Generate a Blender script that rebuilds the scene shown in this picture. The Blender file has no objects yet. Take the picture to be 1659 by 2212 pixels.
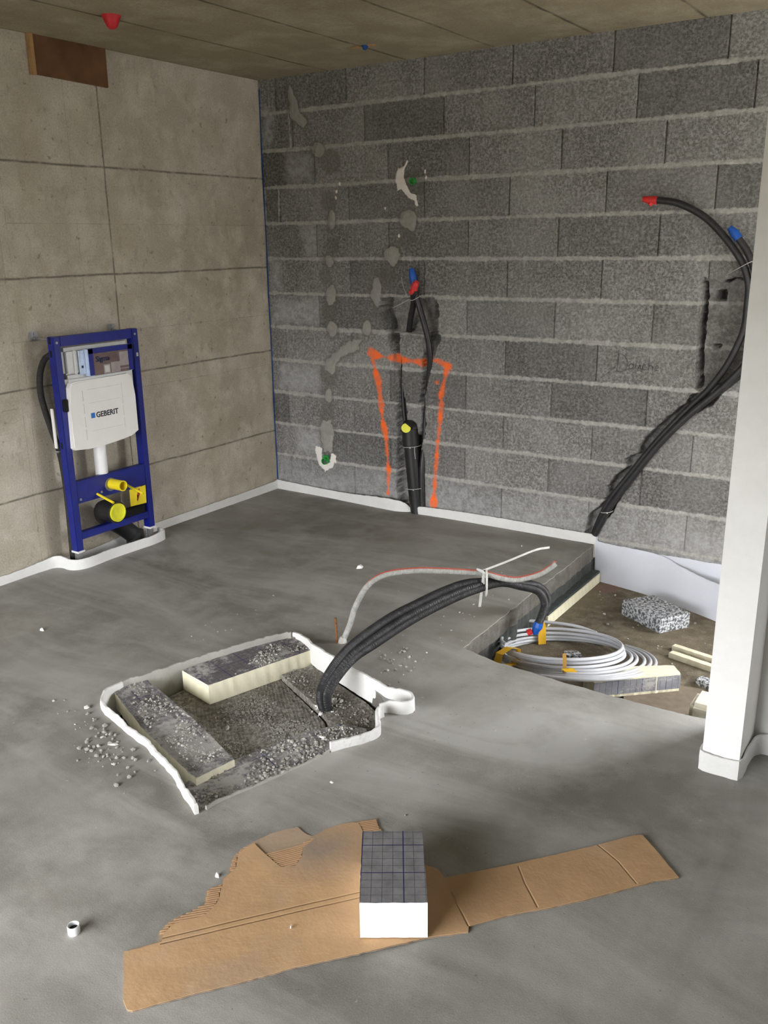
import bpy, bmesh, math, random
import numpy as np
from mathutils import Vector, Matrix, noise as mnoise
random.seed(7); rng = np.random.RandomState(7)
S = bpy.context.scene
COL = S.collection

# ------------------------------------------------------------------ camera
CAM_POS = (3.6912, -4.2817, 1.5228)
RT = Vector((0.83322686, 0.55278721, -0.01262142))
UP = Vector((-0.15011288, 0.24811922, 0.95702820))
FW = Vector((-0.53216457, 0.79552696, -0.28972008))
cd = bpy.data.cameras.new('camera'); cam = bpy.data.objects.new('camera', cd); COL.objects.link(cam)
cd.sensor_fit = 'HORIZONTAL'; cd.sensor_width = 36.0; cd.lens = 1933.22 / 1659 * 36.0
cd.clip_start = 0.05; cd.clip_end = 200
m = Matrix.Identity(4)
for i in range(3):
    m[i][0] = RT[i]; m[i][1] = UP[i]; m[i][2] = -FW[i]; m[i][3] = CAM_POS[i]
cam.matrix_world = m
S.camera = cam

# ------------------------------------------------------------------ light
H = 2.41                       # ceiling height above the screed
WIN = (0.25, 3.1, 0.0, 1.85)    # glazed opening behind the camera: x0,x1,z0,z1
YW = -5.9
world = bpy.data.worlds.new('world'); S.world = world; world.use_nodes = True
wt = world.node_tree; wt.nodes.clear()
tc = wt.nodes.new('ShaderNodeTexCoord'); sp = wt.nodes.new('ShaderNodeSeparateXYZ'); mr = wt.nodes.new('ShaderNodeMapRange')
mr.inputs[1].default_value = -0.04; mr.inputs[2].default_value = 0.10
mx = wt.nodes.new('ShaderNodeMix'); mx.data_type = 'RGBA'
mx.inputs[6].default_value = (0.085, 0.075, 0.052, 1); mx.inputs[7].default_value = (0.96, 0.97, 0.985, 1)
mz = wt.nodes.new('ShaderNodeMapRange'); mz.inputs[1].default_value = 0.0; mz.inputs[2].default_value = 0.6; mz.inputs[3].default_value = 6.3; mz.inputs[4].default_value = 10.0
wt.links.new(sp.outputs[2], mz.inputs[0])
bg = wt.nodes.new('ShaderNodeBackground'); bg.inputs[1].default_value = 7.0
wo = wt.nodes.new('ShaderNodeOutputWorld')
wt.links.new(mz.outputs[0], bg.inputs[1])
wt.links.new(tc.outputs['Generated'], sp.inputs[0]); wt.links.new(sp.outputs[2], mr.inputs[0])
wt.links.new(mr.outputs[0], mx.inputs[0]); wt.links.new(mx.outputs[2], bg.inputs[0]); wt.links.new(bg.outputs[0], wo.inputs[0])
ad = bpy.data.lights.new('window_portal', 'AREA'); ad.shape = 'RECTANGLE'; ad.size = WIN[1]-WIN[0]; ad.size_y = WIN[3]-WIN[2]
ad.cycles.is_portal = True
ao = bpy.data.objects.new('window_portal', ad); COL.objects.link(ao)
ao.location = ((WIN[0]+WIN[1])/2, YW+0.02, (WIN[2]+WIN[3])/2); ao.rotation_euler = (math.radians(90), 0, 0)
S.view_settings.view_transform = 'Standard'; S.view_settings.look = 'None'
S.view_settings.gamma = 1.0; S.view_settings.use_curve_mapping = False
S.view_settings.exposure = 1.53

# ------------------------------------------------------------------ measured outlines (metres)
CH_UP = [(0.827,1.215),(0.876,1.222),(0.957,1.214),(1.02,1.229),(1.113,1.227),(1.163,1.225),(1.201,1.191),(1.194,1.036),(1.129,1.033),(1.066,1.03),(0.987,1.03),(0.857,1.028),(0.838,1.108),(0.818,1.161)]
CH_LS = [(0.857,1.042),(0.947,1.032),(0.949,0.829),(0.892,0.839),(0.897,0.901),(0.865,0.988)]
CH_L = [(0.95,0.911),(0.96,0.843),(0.967,0.692),(0.992,0.59),(0.988,0.512),(0.959,0.509),(0.967,0.467),(0.974,0.325),(0.994,0.181),(0.993,0.045),(0.925,0.038),(0.912,0.133),(0.923,0.238),(0.915,0.274),(0.924,0.398),(0.942,0.457),(0.919,0.512),(0.914,0.576),(0.934,0.69),(0.941,0.828)]
CH_R = [(1.121,1.039),(1.221,1.031),(1.183,0.944),(1.154,0.889),(1.151,0.835),(1.133,0.787),(1.115,0.69),(1.115,0.455),(1.093,0.424),(1.088,0.266),(1.102,0.232),(1.102,0.02),(0.993,0.037),(0.974,0.325),(0.959,0.509),(1.057,0.526),(1.069,0.436),(1.09,0.633),(1.094,0.654),(1.053,0.638),(1.086,0.695),(1.08,0.749),(1.102,0.832),(1.094,0.892),(1.113,0.96)]
HOLE1 = [(0.965,1.103),(1.011,1.107),(1.019,1.088),(0.991,1.05),(0.967,1.053)]
CH_T = [(2.564,1.334),(2.587,1.346),(2.656,1.329),(2.713,1.354),(2.767,1.339),(2.825,1.331),(2.861,1.1),(2.826,0.988),(2.76,0.922),(2.706,0.855),(2.615,0.822),(2.588,0.839),(2.583,0.974),(2.568,1.043),(2.567,1.125),(2.571,1.224)]
CH_D = [(2.571,0.815),(2.615,0.828),(2.703,0.886),(2.777,0.936),(2.78,0.904),(2.764,0.884),(2.697,0.816),(2.67,0.774),(2.586,0.721),(2.514,0.648),(2.446,0.579),(2.41,0.52),(2.375,0.446),(2.344,0.393),(2.28,0.298),(2.23,0.174),(2.175,0.105),(2.157,0.042),(2.089,0.045),(2.098,0.145),(2.141,0.189),(2.182,0.233),(2.199,0.257),(2.199,0.316),(2.232,0.371),(2.279,0.42),(2.276,0.462),(2.302,0.486),(2.336,0.498),(2.346,0.554),(2.396,0.622),(2.427,0.652),(2.501,0.733),(2.549,0.771),(2.56,0.798)]
HOLE2 = [(2.626,1.288),(2.671,1.292),(2.675,1.278),(2.676,1.242),(2.63,1.243)]
HOLE3 = [(2.63,1.046),(2.679,1.048),(2.671,1.028),(2.644,1.023)]
PL0 = [(0.231,2.359),(0.248,2.331),(0.28,2.256),(0.34,2.158),(0.32,2.13),(0.275,2.15),(0.232,2.207),(0.217,2.281)]
PL1 = [(0.689,0.98),(0.67,0.93),(0.592,0.898),(0.51,0.843),(0.49,0.778),(0.463,0.761),(0.414,0.787),(0.421,0.852),(0.476,0.891),(0.567,0.939),(0.629,0.977)]
PL2 = [(0.383,0.482),(0.434,0.49),(0.461,0.459),(0.462,0.377),(0.441,0.291),(0.379,0.276),(0.368,0.359),(0.367,0.435)]
WH1 = [(1.004,1.934),(1.009,1.92),(0.987,1.89),(0.983,1.852),(0.995,1.813),(1.023,1.767),(1.063,1.75),(1.069,1.701),(1.051,1.699),(1.047,1.728),(1.01,1.742),(0.966,1.789),(0.942,1.78),(0.934,1.81),(0.93,1.855),(0.943,1.893),(0.983,1.897)]
WH2 = [(0.327,0.313),(0.355,0.31),(0.381,0.303),(0.372,0.28),(0.373,0.225),(0.39,0.217),(0.432,0.22),(0.442,0.276),(0.457,0.282),(0.482,0.268),(0.479,0.238),(0.486,0.22),(0.468,0.226),(0.454,0.193),(0.415,0.171),(0.399,0.166),(0.388,0.144),(0.386,0.167),(0.35,0.192),(0.336,0.221),(0.32,0.283)]
OR = [[(0.738,0.906),(0.839,0.891),(0.946,0.883),(1.09,0.875),(1.145,0.892),(1.199,0.888),(1.26,0.862)],[(0.747,0.92),(0.783,0.804),(0.803,0.736),(0.81,0.666),(0.817,0.595),(0.825,0.532),(0.849,0.419),(0.856,0.31),(0.863,0.223),(0.859,0.081)],[(1.26,0.869),(1.234,0.774),(1.216,0.692),(1.22,0.652),(1.213,0.562),(1.198,0.422),(1.186,0.279),(1.179,0.171),(1.171,0.053)]]
BLOBS = [(0.415, 2.014, 0.04, 0.043), (0.495, 1.636, 0.03, 0.047), (1.01, 1.631, 0.047, 0.061), (0.468, 1.419, 0.032, 0.043), (0.901, 1.446, 0.045, 0.057), (0.475, 1.232, 0.03, 0.05), (0.791, 1.245, 0.034, 0.079), (0.477, 1.036, 0.031, 0.045), (0.728, 1.043, 0.031, 0.041), (0.435, 0.635, 0.034, 0.048)]
CB_FULL = [(2.284,-3.252),(2.295,-3.23),(2.325,-3.188),(2.306,-3.169),(2.3,-3.145),(2.299,-3.125),(2.306,-3.098),(2.312,-3.093),(2.325,-3.068),(2.327,-3.041),(2.299,-3.006),(2.304,-2.981),(2.316,-2.968),(2.3,-2.947),(2.306,-2.938),(2.273,-2.887),(2.263,-2.844),(2.27,-2.806),(2.277,-2.784),(2.286,-2.752),(2.309,-2.717),(2.331,-2.69),(2.355,-2.697),(2.373,-2.701),(2.388,-2.697),(2.398,-2.664),(2.423,-2.621),(2.441,-2.596),(2.452,-2.582),(2.492,-2.543),(2.515,-2.567),(2.543,-2.587),(2.644,-2.645),(2.715,-2.638),(2.737,-2.633),(2.768,-2.653),(2.825,-2.589),(2.892,-2.515),(2.97,-2.42),(3.043,-2.329),(3.109,-2.242),(3.128,-2.228),(3.19,-2.279),(3.256,-2.339),(3.211,-2.382),(3.177,-2.426),(3.099,-2.527),(3.01,-2.632),(2.957,-2.687),(2.898,-2.766),(2.905,-2.782),(2.838,-2.845),(2.765,-2.935),(2.632,-3.086),(2.551,-3.194),(2.512,-3.242),(2.427,-3.353),(2.415,-3.357),(2.39,-3.344),(2.284,-3.252)]
CB_TOP = [(2.284,-3.252),(2.29,-3.248),(2.314,-3.216),(2.335,-3.185),(2.32,-3.168),(2.315,-3.133),(2.358,-3.073),(2.352,-3.024),(2.342,-3.005),(2.308,-2.955),(2.305,-2.906),(2.273,-2.863),(2.274,-2.832),(2.279,-2.808),(2.336,-2.827),(2.399,-2.843),(2.427,-2.818),(2.418,-2.78),(2.399,-2.752),(2.403,-2.708),(2.399,-2.666),(2.424,-2.622),(2.448,-2.596),(2.462,-2.59),(2.502,-2.619),(2.644,-2.645),(2.715,-2.638),(2.737,-2.633),(2.768,-2.653),(2.825,-2.589),(2.892,-2.515),(2.97,-2.42),(3.043,-2.329),(3.109,-2.242),(3.128,-2.228),(3.19,-2.279),(3.256,-2.339),(3.211,-2.382),(3.177,-2.426),(3.099,-2.527),(3.01,-2.632),(2.957,-2.687),(2.898,-2.766),(2.905,-2.782),(2.838,-2.845),(2.765,-2.935),(2.632,-3.086),(2.551,-3.194),(2.512,-3.242),(2.427,-3.353),(2.415,-3.357),(2.39,-3.344),(2.284,-3.252)]
FL1 = [(2.335,-3.185),(2.325,-3.188),(2.306,-3.169),(2.3,-3.145),(2.313,-3.094),(2.328,-3.042),(2.299,-3.006),(2.316,-2.968),(2.306,-2.938),(2.273,-2.887),(2.263,-2.844),(2.274,-2.808),(2.276,-2.866),(2.305,-2.906),(2.308,-2.955),(2.342,-3.005),(2.352,-3.024),(2.358,-3.073),(2.315,-3.133),(2.32,-3.168)]
FL2 = [(2.327,-2.825),(2.382,-2.753),(2.398,-2.701),(2.403,-2.708),(2.401,-2.756),(2.418,-2.78),(2.427,-2.818),(2.399,-2.843),(2.336,-2.827)]
FL3 = [(2.448,-2.596),(2.454,-2.585),(2.492,-2.548),(2.514,-2.568),(2.541,-2.588),(2.502,-2.619),(2.462,-2.59)]
CREASE = ([(2.336,-3.192),(2.632,-2.823)],[(2.324,-3.181),(2.621,-2.808)],[(2.808,-2.691),(2.898,-2.766)],[(2.905,-2.517),(2.946,-2.566),(3.007,-2.625)],[(3.043,-2.329),(3.111,-2.365),(3.177,-2.418)])
COND_U = [(1.936,-2.047,-0.08),(1.932,-2.059,-0.038),(1.932,-2.059,0.01),(1.943,-2.024,0.065),(1.965,-1.958,0.124),(1.993,-1.874,0.164),(2.034,-1.753,0.203),(2.07,-1.643,0.221),(2.114,-1.512,0.239),(2.154,-1.392,0.241),(2.199,-1.257,0.211),(2.246,-1.114,0.171),(2.286,-0.993,0.118),(2.303,-0.943,0.053),(2.299,-0.956,0.001),(2.289,-0.984,-0.039)]
COND_L = [(1.938,-2.04,-0.083),(1.935,-2.049,-0.042),(1.936,-2.047,-0.001),(1.948,-2.011,0.047),(1.971,-1.941,0.098),(2.0,-1.852,0.124),(2.039,-1.738,0.157),(2.075,-1.627,0.18),(2.117,-1.503,0.198),(2.154,-1.391,0.205),(2.199,-1.256,0.2),(2.237,-1.143,0.165),(2.27,-1.043,0.116),(2.284,-1.001,0.053),(2.28,-1.012,0.001),(2.272,-1.035,-0.04)]
EFF = [[(0.174,2.021),(0.369,2.01),(0.39,1.968),(0.38,1.839),(0.173,1.841)],[(0.276,1.616),(0.352,1.625),(0.397,1.603),(0.391,1.447),(0.296,1.44),(0.273,1.556)],[(0.026,1.2),(0.39,1.216),(0.383,1.053),(0.026,1.039)],[(0.019,1.419),(0.129,1.419),(0.119,1.248),(0.018,1.246)],[(0.217,1.204),(0.39,1.208),(0.383,1.047),(0.208,1.044)],[(0.051,0.808),(0.387,0.814),(0.38,0.645),(0.041,0.641)],[(0.176,0.423),(0.371,0.42),(0.364,0.251),(0.166,0.235)],[(0.741,0.185),(0.855,0.237),(0.862,0.126),(0.739,0.117)],[(0.017,2.271),(0.112,2.257),(0.099,2.053),(0.002,2.059)]]
MFRAME = [[(0.012,1.83),(0.119,1.826),(0.108,1.634),(0.009,1.636),(0.012,1.83)],[(0.006,2.252),(0.11,2.23),(0.214,2.228)],[(0.214,2.221),(0.221,2.046)]]
CH_B = [[(0.819,1.201),(0.868,1.212),(0.863,1.149),(0.879,1.096),(0.898,1.03),(0.947,1.019),(0.946,0.911),(0.905,0.922),(0.873,0.988),(0.858,1.048),(0.826,1.121),(0.814,1.154)],[(1.163,1.222),(1.201,1.191),(1.194,1.094),(1.144,1.119),(1.132,1.17)],[(1.152,1.034),(1.221,1.031),(1.183,0.944),(1.156,0.892),(1.156,0.962)],[(2.564,1.337),(2.596,1.322),(2.602,1.213),(2.605,1.076),(2.602,1.038),(2.614,0.841),(2.588,0.839),(2.574,1.037),(2.57,1.125),(2.571,1.224)],[(2.655,1.332),(2.713,1.355),(2.766,1.345),(2.771,1.328),(2.714,1.339),(2.68,1.324)]]
r1 = [(2.137,0.054),(2.173,0.15),(2.218,0.253),(2.321,0.411),(2.433,0.578),(2.559,0.738),(2.651,0.844),(2.726,0.964),(2.77,1.072),(2.789,1.146),(2.791,1.23),(2.773,1.337),(2.729,1.43),(2.714,1.466)]

# ------------------------------------------------------------------ materials
class Mat:
    def __init__(s, name, rough=0.85, spec=0.3):
        s.m = bpy.data.materials.new(name); s.m.use_nodes = True
        s.t = s.m.node_tree; s.b = s.t.nodes['Principled BSDF']
        s.b.inputs['Roughness'].default_value = rough; s.b.inputs['Specular IOR Level'].default_value = spec
        s.tc = s.t.nodes.new('ShaderNodeTexCoord'); s.obj = s.tc.outputs['Object']
    def n(s, typ, ins=None, **props):
        nd = s.t.nodes.new('ShaderNode'+typ)
        for k, v in props.items(): setattr(nd, k, v)
        for k, v in (ins or {}).items():
            if isinstance(v, bpy.types.NodeSocket): s.t.links.new(v, nd.inputs[k])
            else: nd.inputs[k].default_value = v
        return nd
    def map(s, scale=(1,1,1), rot=(0,0,0), loc=(0,0,0)):
        return s.n('Mapping', {0: s.obj, 'Location': loc, 'Rotation': rot, 'Scale': scale}).outputs[0]
    def noise(s, scale, detail=4, rough=0.55, vec=None, dist=0.0):
        return s.n('TexNoise', {'Vector': vec or s.obj, 'Scale': scale, 'Detail': detail, 'Roughness': rough, 'Distortion': dist}).outputs[0]
    def math(s, op, a, b=0.0, c=0.0, clamp=False):
        return s.n('Math', {0: a, 1: b, 2: c}, operation=op, use_clamp=clamp).outputs[0]
    def rng(s, v, a, b, c=0.0, d=1.0):
        return s.n('MapRange', {0: v, 1: a, 2: b, 3: c, 4: d}).outputs[0]
    def mix(s, f, a, b, mode='MIX'):
        c4 = lambda c: c if isinstance(c, bpy.types.NodeSocket) else (*c, 1)
        return s.n('Mix', {0: f, 6: c4(a), 7: c4(b)}, data_type='RGBA', blend_type=mode).outputs[2]
    def attr(s, name): return s.n('Attribute', attribute_name=name).outputs['Fac']
    def xyz(s, vec=None): return s.n('SeparateXYZ', {0: vec or s.obj}).outputs
    def col(s, c):
        if isinstance(c, bpy.types.NodeSocket): s.t.links.new(c, s.b.inputs['Base Color'])
        else: s.b.inputs['Base Color'].default_value = (*c, 1)
        return s
    def bump(s, h, strength=0.5, dist=0.002):
        s.t.links.new(s.n('Bump', {'Strength': strength, 'Distance': dist, 'Height': h}).outputs[0], s.b.inputs['Normal']); return s

def simple(name, c, rough=0.6, spec=0.4, var=0.12, scale=40, bump=0.2, bd=0.001):
    M = Mat(name, rough, spec); n = M.noise(scale, 5)
    M.col(M.mix(M.rng(n, 0.3, 0.7), tuple(x*(1-var) for x in c), tuple(min(1, x*(1+var)) for x in c)))
    if bump: M.bump(n, bump, bd)
    return M.m

def mottled(name, base, dark, light, sc=(1.5, 9, 160), rough=0.9, bump=0.4, bd=0.0015):
    M = Mat(name, rough, 0.25)
    a = M.rng(M.noise(sc[0], 5, 0.6, dist=0.4), 0.35, 0.68); b = M.noise(sc[1], 6, 0.65); c = M.noise(sc[2], 3, 0.6)
    k = M.mix(a, dark, base); k = M.mix(M.rng(b, 0.45, 0.75), k, light)
    k = M.mix(1.0, k, M.mix(M.rng(c, 0.3, 0.7), (0.84,)*3, (1.12,)*3), 'MULTIPLY')
    return M, k, c

# ------------------------------------------------------------------ object helpers
def tag(o, label=None, cat=None, group=None, kind=None):
    for k, v in (('label', label), ('category', cat), ('group', group), ('kind', kind)):
        if v: o[k] = v
    return o
def link(name, me, mats, parent=None, smooth=False):
    o = bpy.data.objects.new(name, me); COL.objects.link(o)
    for mt in (mats if isinstance(mats, (list, tuple)) else [mats]): me.materials.append(mt)
    if parent: o.parent = parent
    if smooth: me.polygons.foreach_set('use_smooth', [True]*len(me.polygons))
    me.update(); return o
def mesh(name, vs, fs, mats, parent=None, smooth=False, mi=None):
    me = bpy.data.meshes.new(name); me.from_pydata([tuple(v) for v in vs], [], fs)
    o = link(name, me, mats, parent, smooth)
    if mi: me.polygons.foreach_set('material_index', mi)
    return o
def empty(name, loc, label, cat, group=None, rz=0):
    o = bpy.data.objects.new(name, None); COL.objects.link(o); o.empty_display_size = 0.05
    o.location = loc; o.rotation_euler = (0, 0, rz); return tag(o, label, cat, group)
class Geo:
    def __init__(s): s.v = []; s.f = []; s.mi = []
    def add(s, vs, fs, mi=0):
        k = len(s.v); s.v += [tuple(v) for v in vs]; s.f += [tuple(i+k for i in f) for f in fs]; s.mi += [mi]*len(fs); return s
    def box(s, a, b, mi=0, bev=0.0):
        bm = bmesh.new(); bmesh.ops.create_cube(bm, size=1)
        for v in bm.verts:
            v.co = Vector([(a[i]+b[i])/2 + v.co[i]*(b[i]-a[i]) for i in range(3)])
        if bev: bmesh.ops.bevel(bm, geom=bm.edges[:], offset=bev, segments=2, affect='EDGES')
        return s.bm(bm, mi)
    def bm(s, bm, mi=0):
        bm.verts.index_update(); s.add([v.co[:] for v in bm.verts], [[v.index for v in f.verts] for f in bm.faces], mi); bm.free(); return s
    def prism(s, poly, z0, z1, ax='z', mi=0, mi_top=None, bev=0.0):
        """extruded polygon; ax x: poly is (y,z) extruded along x; ax z: poly is (x,y)"""
        bm = bmesh.new()
        P = (lambda a, b, h: (a, b, h)) if ax == 'z' else (lambda a, b, h: (h, a, b))
        lo = [bm.verts.new(P(a, b, z0)) for a, b in poly]; hi = [bm.verts.new(P(a, b, z1)) for a, b in poly]
        n = len(poly); fl = bm.faces.new(lo[::-1]); ft = bm.faces.new(hi); sides = []
        for i in range(n): sides.append(bm.faces.new((lo[i], lo[(i+1) % n], hi[(i+1) % n], hi[i])))
        if bev: bmesh.ops.bevel(bm, geom=list(ft.edges), offset=bev, segments=2, affect='EDGES')
        bmesh.ops.triangulate(bm, faces=[f for f in bm.faces if len(f.verts) > 4])
        bmesh.ops.recalc_face_normals(bm, faces=bm.faces[:])
        bm.verts.index_update(); k = len(s.v)
        s.v += [v.co[:] for v in bm.verts]
        up = Vector(P(0, 0, 1))
        for f in bm.faces:
            s.f.append(tuple(v.index+k for v in f.verts)); s.mi.append(mi_top if (mi_top is not None and f.normal.dot(up) > 0.7) else mi)
        bm.free(); return s
    def tube(s, pts, r, seg=12, mi=0, caps=True, rib=None, step=None, hollow=0):
        pts = [Vector(p) for p in pts]
        if step:
            if isinstance(r, (list, tuple)):
                n0 = len(r); pts0 = pts; pts = spline(pts, step); r = [r[0]*(1-i/(len(pts)-1))+r[-1]*i/(len(pts)-1) for i in range(len(pts))]
            else: pts = spline(pts, step)
        n = len(pts); rad = r if isinstance(r, (list, tuple)) else [r]*n
        T = [(pts[min(i+1, n-1)]-pts[max(i-1, 0)]).normalized() for i in range(n)]
        u = T[0].orthogonal().normalized(); k = len(s.v); L = 0
        for i in range(n):
            if i: L += (pts[i]-pts[i-1]).length
            u = (u - T[i]*u.dot(T[i])).normalized(); w = T[i].cross(u)
            rr = rad[i]*(1 + (rib[0]*math.sin(2*math.pi*L/rib[1]) if rib else 0))
            for j in range(seg):
                a = 2*math.pi*j/seg; s.v.append(tuple(pts[i] + (u*math.cos(a)+w*math.sin(a))*rr))
        for i in range(n-1):
            for j in range(seg):
                a = k+i*seg+j; b = k+i*seg+(j+1) % seg; s.f.append((a, b, b+seg, a+seg)); s.mi.append(mi)
        if caps:
            s.f.append(tuple(k+j for j in range(seg))[::-1]); s.f.append(tuple(k+(n-1)*seg+j for j in range(seg))); s.mi += [mi, mi]
        return s
    def build(s, name, mats, parent=None, smooth=False):
        o = mesh(name, s.v, s.f, mats, parent, smooth)
        o.data.polygons.foreach_set('material_index', s.mi)
        bm = bmesh.new(); bm.from_mesh(o.data); bmesh.ops.recalc_face_normals(bm, faces=bm.faces[:]); bm.to_mesh(o.data); bm.free()
        if smooth:
            try: o.data.set_sharp_from_angle(angle=math.radians(40))
            except Exception: pass
        return o
def spline(pts, step):
    pts = [Vector(p) for p in pts]; out = []
    ext = [2*pts[0]-pts[1]] + pts + [2*pts[-1]-pts[-2]]
    for i in range(1, len(ext)-2):
        a, b, c, d = ext[i-1:i+3]; n = max(1, int((c-b).length/step))
        for k in range(n):
            t = k/n
            out.append(0.5*((2*b)+(c-a)*t+(2*a-5*b+4*c-d)*t*t+(3*b-a-3*c+d)*t**3))
    out.append(pts[-1]); return out
def ribbon(name, top, bot, th, mat, parent=None, step=0.012, wob=0.0012, rag=0.0015):
    """a foam strip: 3D top and bottom lines, thickness th"""
    n0 = len(top); tb = [Vector((*top[i], )) for i in range(n0)]; bb = [Vector((*bot[i], )) for i in range(n0)]
    T, B = [], []
    et = [2*tb[0]-tb[1]]+tb+[2*tb[-1]-tb[-2]]; eb = [2*bb[0]-bb[1]]+bb+[2*bb[-1]-bb[-2]]
    cr = lambda a, b, c, d, t: 0.5*((2*b)+(c-a)*t+(2*a-5*b+4*c-d)*t*t+(3*b-a-3*c+d)*t**3)
    for i in range(1, n0):
        n = max(1, int((et[i+1]-et[i]).length/step))
        for k in range(n):
            T.append(cr(*et[i-1:i+3], k/n)); B.append(cr(*eb[i-1:i+3], k/n))
    T.append(tb[-1]); B.append(bb[-1]); N = len(T); g = Geo(); sec = 12
    for i in range(N):
        a, b = T[max(i-1, 0)], T[min(i+1, N-1)]; d = (b-a); d.z = 0; d.normalize(); nm = Vector((-d.y, d.x, 0))
        p = T[i]; q = B[i]; ragz = mnoise.noise(p*60)*rag*2
        w = nm*(mnoise.noise(p*18)*wob*2)
        hs = [0, .35, .7, .93, 1.0]; ring = []
        for h in hs[:-1]: ring.append(q+(p-q)*h + nm*th/2 + w*h + nm*mnoise.noise((q+(p-q)*h)*35)*wob)
        ring.append(p + nm*th*.32 + w + Vector((0, 0, ragz+th*.12))); ring.append(p + w*1.2 + Vector((0, 0, ragz*1.3+th*.2))); ring.append(p - nm*th*.32 + w + Vector((0, 0, ragz+th*.12)))
        for h in hs[:-1][::-1]: ring.append(q+(p-q)*h - nm*th/2 + w*h + nm*mnoise.noise((q+(p-q)*h)*35+Vector((9, 9, 9)))*wob)
        ring.append(q-Vector((0, 0, 0.0)))
        g.v += [tuple(r) for r in ring]
    sec = len(ring)
    for i in range(N-1):
        for j in range(sec):
            a = i*sec+j; b = i*sec+(j+1) % sec; g.f.append((a, b, b+sec, a+sec)); g.mi.append(0)
    g.f += [tuple(range(sec))[::-1], tuple((N-1)*sec+j for j in range(sec))]; g.mi += [0, 0]
    return g.build(name, mat, parent, True)
def strip(name, path, z0, z1, th, mat, **k):
    z1 = z1 if isinstance(z1, (list, tuple)) else [z1]*len(path)
    return ribbon(name, [(p[0], p[1], z) for p, z in zip(path, z1)], [(p[0], p[1], z0) for p in path], th, mat, **k)
def text(body, size, loc, rot, mat, name, parent=None, ext=0.0006, bold=0.0):
    c = bpy.data.curves.new('t', 'FONT'); c.body = body; c.size = size; c.extrude = ext; c.offset = bold; c.resolution_u = 3
    o = bpy.data.objects.new('t', c); COL.objects.link(o); bpy.context.view_layer.update()
    me = bpy.data.meshes.new_from_object(o.evaluated_get(bpy.context.evaluated_depsgraph_get()))
    bpy.data.objects.remove(o); bpy.data.curves.remove(c)
    me.materials.clear(); r = link(name, me, mat, parent); r.location = loc; r.rotation_euler = rot; return r
def inpoly(x, y, poly):
    c = False; n = len(poly); j = n-1
    for i in range(n):
        if (poly[i][1] > y) != (poly[j][1] > y) and x < (poly[j][0]-poly[i][0])*(y-poly[i][1])/(poly[j][1]-poly[i][1])+poly[i][0]: c = not c
        j = i
    return c
def densify(poly, step, amp, closed=True, freq=30):
    out = []; n = len(poly)
    for i in range(n if closed else n-1):
        a = Vector((*poly[i], 0)); b = Vector((*poly[(i+1) % n], 0)); L = (b-a).length; k = max(1, int(L/step))
        nm = Vector((-(b-a).y, (b-a).x, 0)); nm.normalize()
        for j in range(k):
            p = a.lerp(b, j/k); p += nm*amp*(mnoise.noise(p*freq)+.5*mnoise.noise(p*freq*2.7)); out.append((p.x, p.y))
    return out

# ------------------------------------------------------------------ setting materials
def m_concrete(name, base, dark, light, warm, lines_z, lines_y, thin):
    M, k, fine = mottled(name, base, dark, light, (0.9, 5, 120))
    x, y, z = M.xyz()
    wob = M.math('MULTIPLY', M.math('SUBTRACT', M.noise(3.0, 3), 0.5), 0.02)
    streak = M.noise(6, 4, 0.6, vec=M.map((1, 1, 0.18)))
    k = M.mix(M.rng(streak, 0.52, 0.75, 0, 0.35), k, warm)
    br = M.rng(M.noise(11, 4, 0.7), 0.36, 0.52)
    lm = None
    for zz, wdt in lines_z:
        d = M.math('ABSOLUTE', M.math('SUBTRACT', M.math('ADD', z, wob), zz))
        v = M.rng(d, wdt, 0.0, 0, 1); lm = v if lm is None else M.math('MAXIMUM', lm, v)
    for yy, wdt in lines_y:
        d = M.math('ABSOLUTE', M.math('SUBTRACT', M.math('ADD', y, wob), yy))
        v = M.rng(d, wdt, 0.0, 0, 1); lm = M.math('MAXIMUM', lm, v)
    lm = M.math('MULTIPLY', lm, M.rng(br, 0, 1, 0.45, 1.0), clamp=True)
    soft = None
    k = M.mix(M.math('MULTIPLY', lm, 0.92), k, tuple(c*0.26 for c in dark))
    if thin:
        t = None
        for ax, val in thin:
            d = M.math('ABSOLUTE', M.math('SUBTRACT', y if ax == 'y' else z, val)); v = M.rng(d, 0.0022, 0.0)
            t = v if t is None else M.math('MAXIMUM', t, v)
        k = M.mix(M.math('MULTIPLY', t, M.rng(M.noise(9, 3), 0.35, 0.6, 0, 0.6)), k, tuple(c*0.35 for c in dark))
    st2 = M.rng(M.noise(13, 4, 0.75, vec=M.map((1, 1, .45), (0, 0, 0), (3, 1, 2))), 0.56, 0.70)
    k = M.mix(M.math('MULTIPLY', st2, 0.38), k, tuple(c*0.6 for c in dark))
    sp = M.rng(M.noise(26, 2, 0.5), 0.67, 0.73)
    k = M.mix(M.math('MULTIPLY', sp, 0.55), k, tuple(c*0.45 for c in dark))
    M.col(k); M.bump(M.math('ADD', M.math('MULTIPLY', fine, 0.4), M.math('ADD', M.noise(7, 4), M.math('MULTIPLY', lm, -0.8))), 0.5, 0.004)
    return M.m
LZ = [(1.882, 0.008), (1.381, 0.008), (0.882, 0.0075), (0.377, 0.0075)]
m_left = m_concrete('board_marked_concrete', (0.48, 0.44, 0.365), (0.35, 0.31, 0.245), (0.58, 0.54, 0.46), (0.37, 0.305, 0.22), LZ,
                    [(-1.165, 0.007), (-3.7, 0.006)], [('y', -1.74), ('y', -1.78), ('z', 1.10), ('z', 0.80), ('z', 1.62), ('y', -1.36)])

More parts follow.
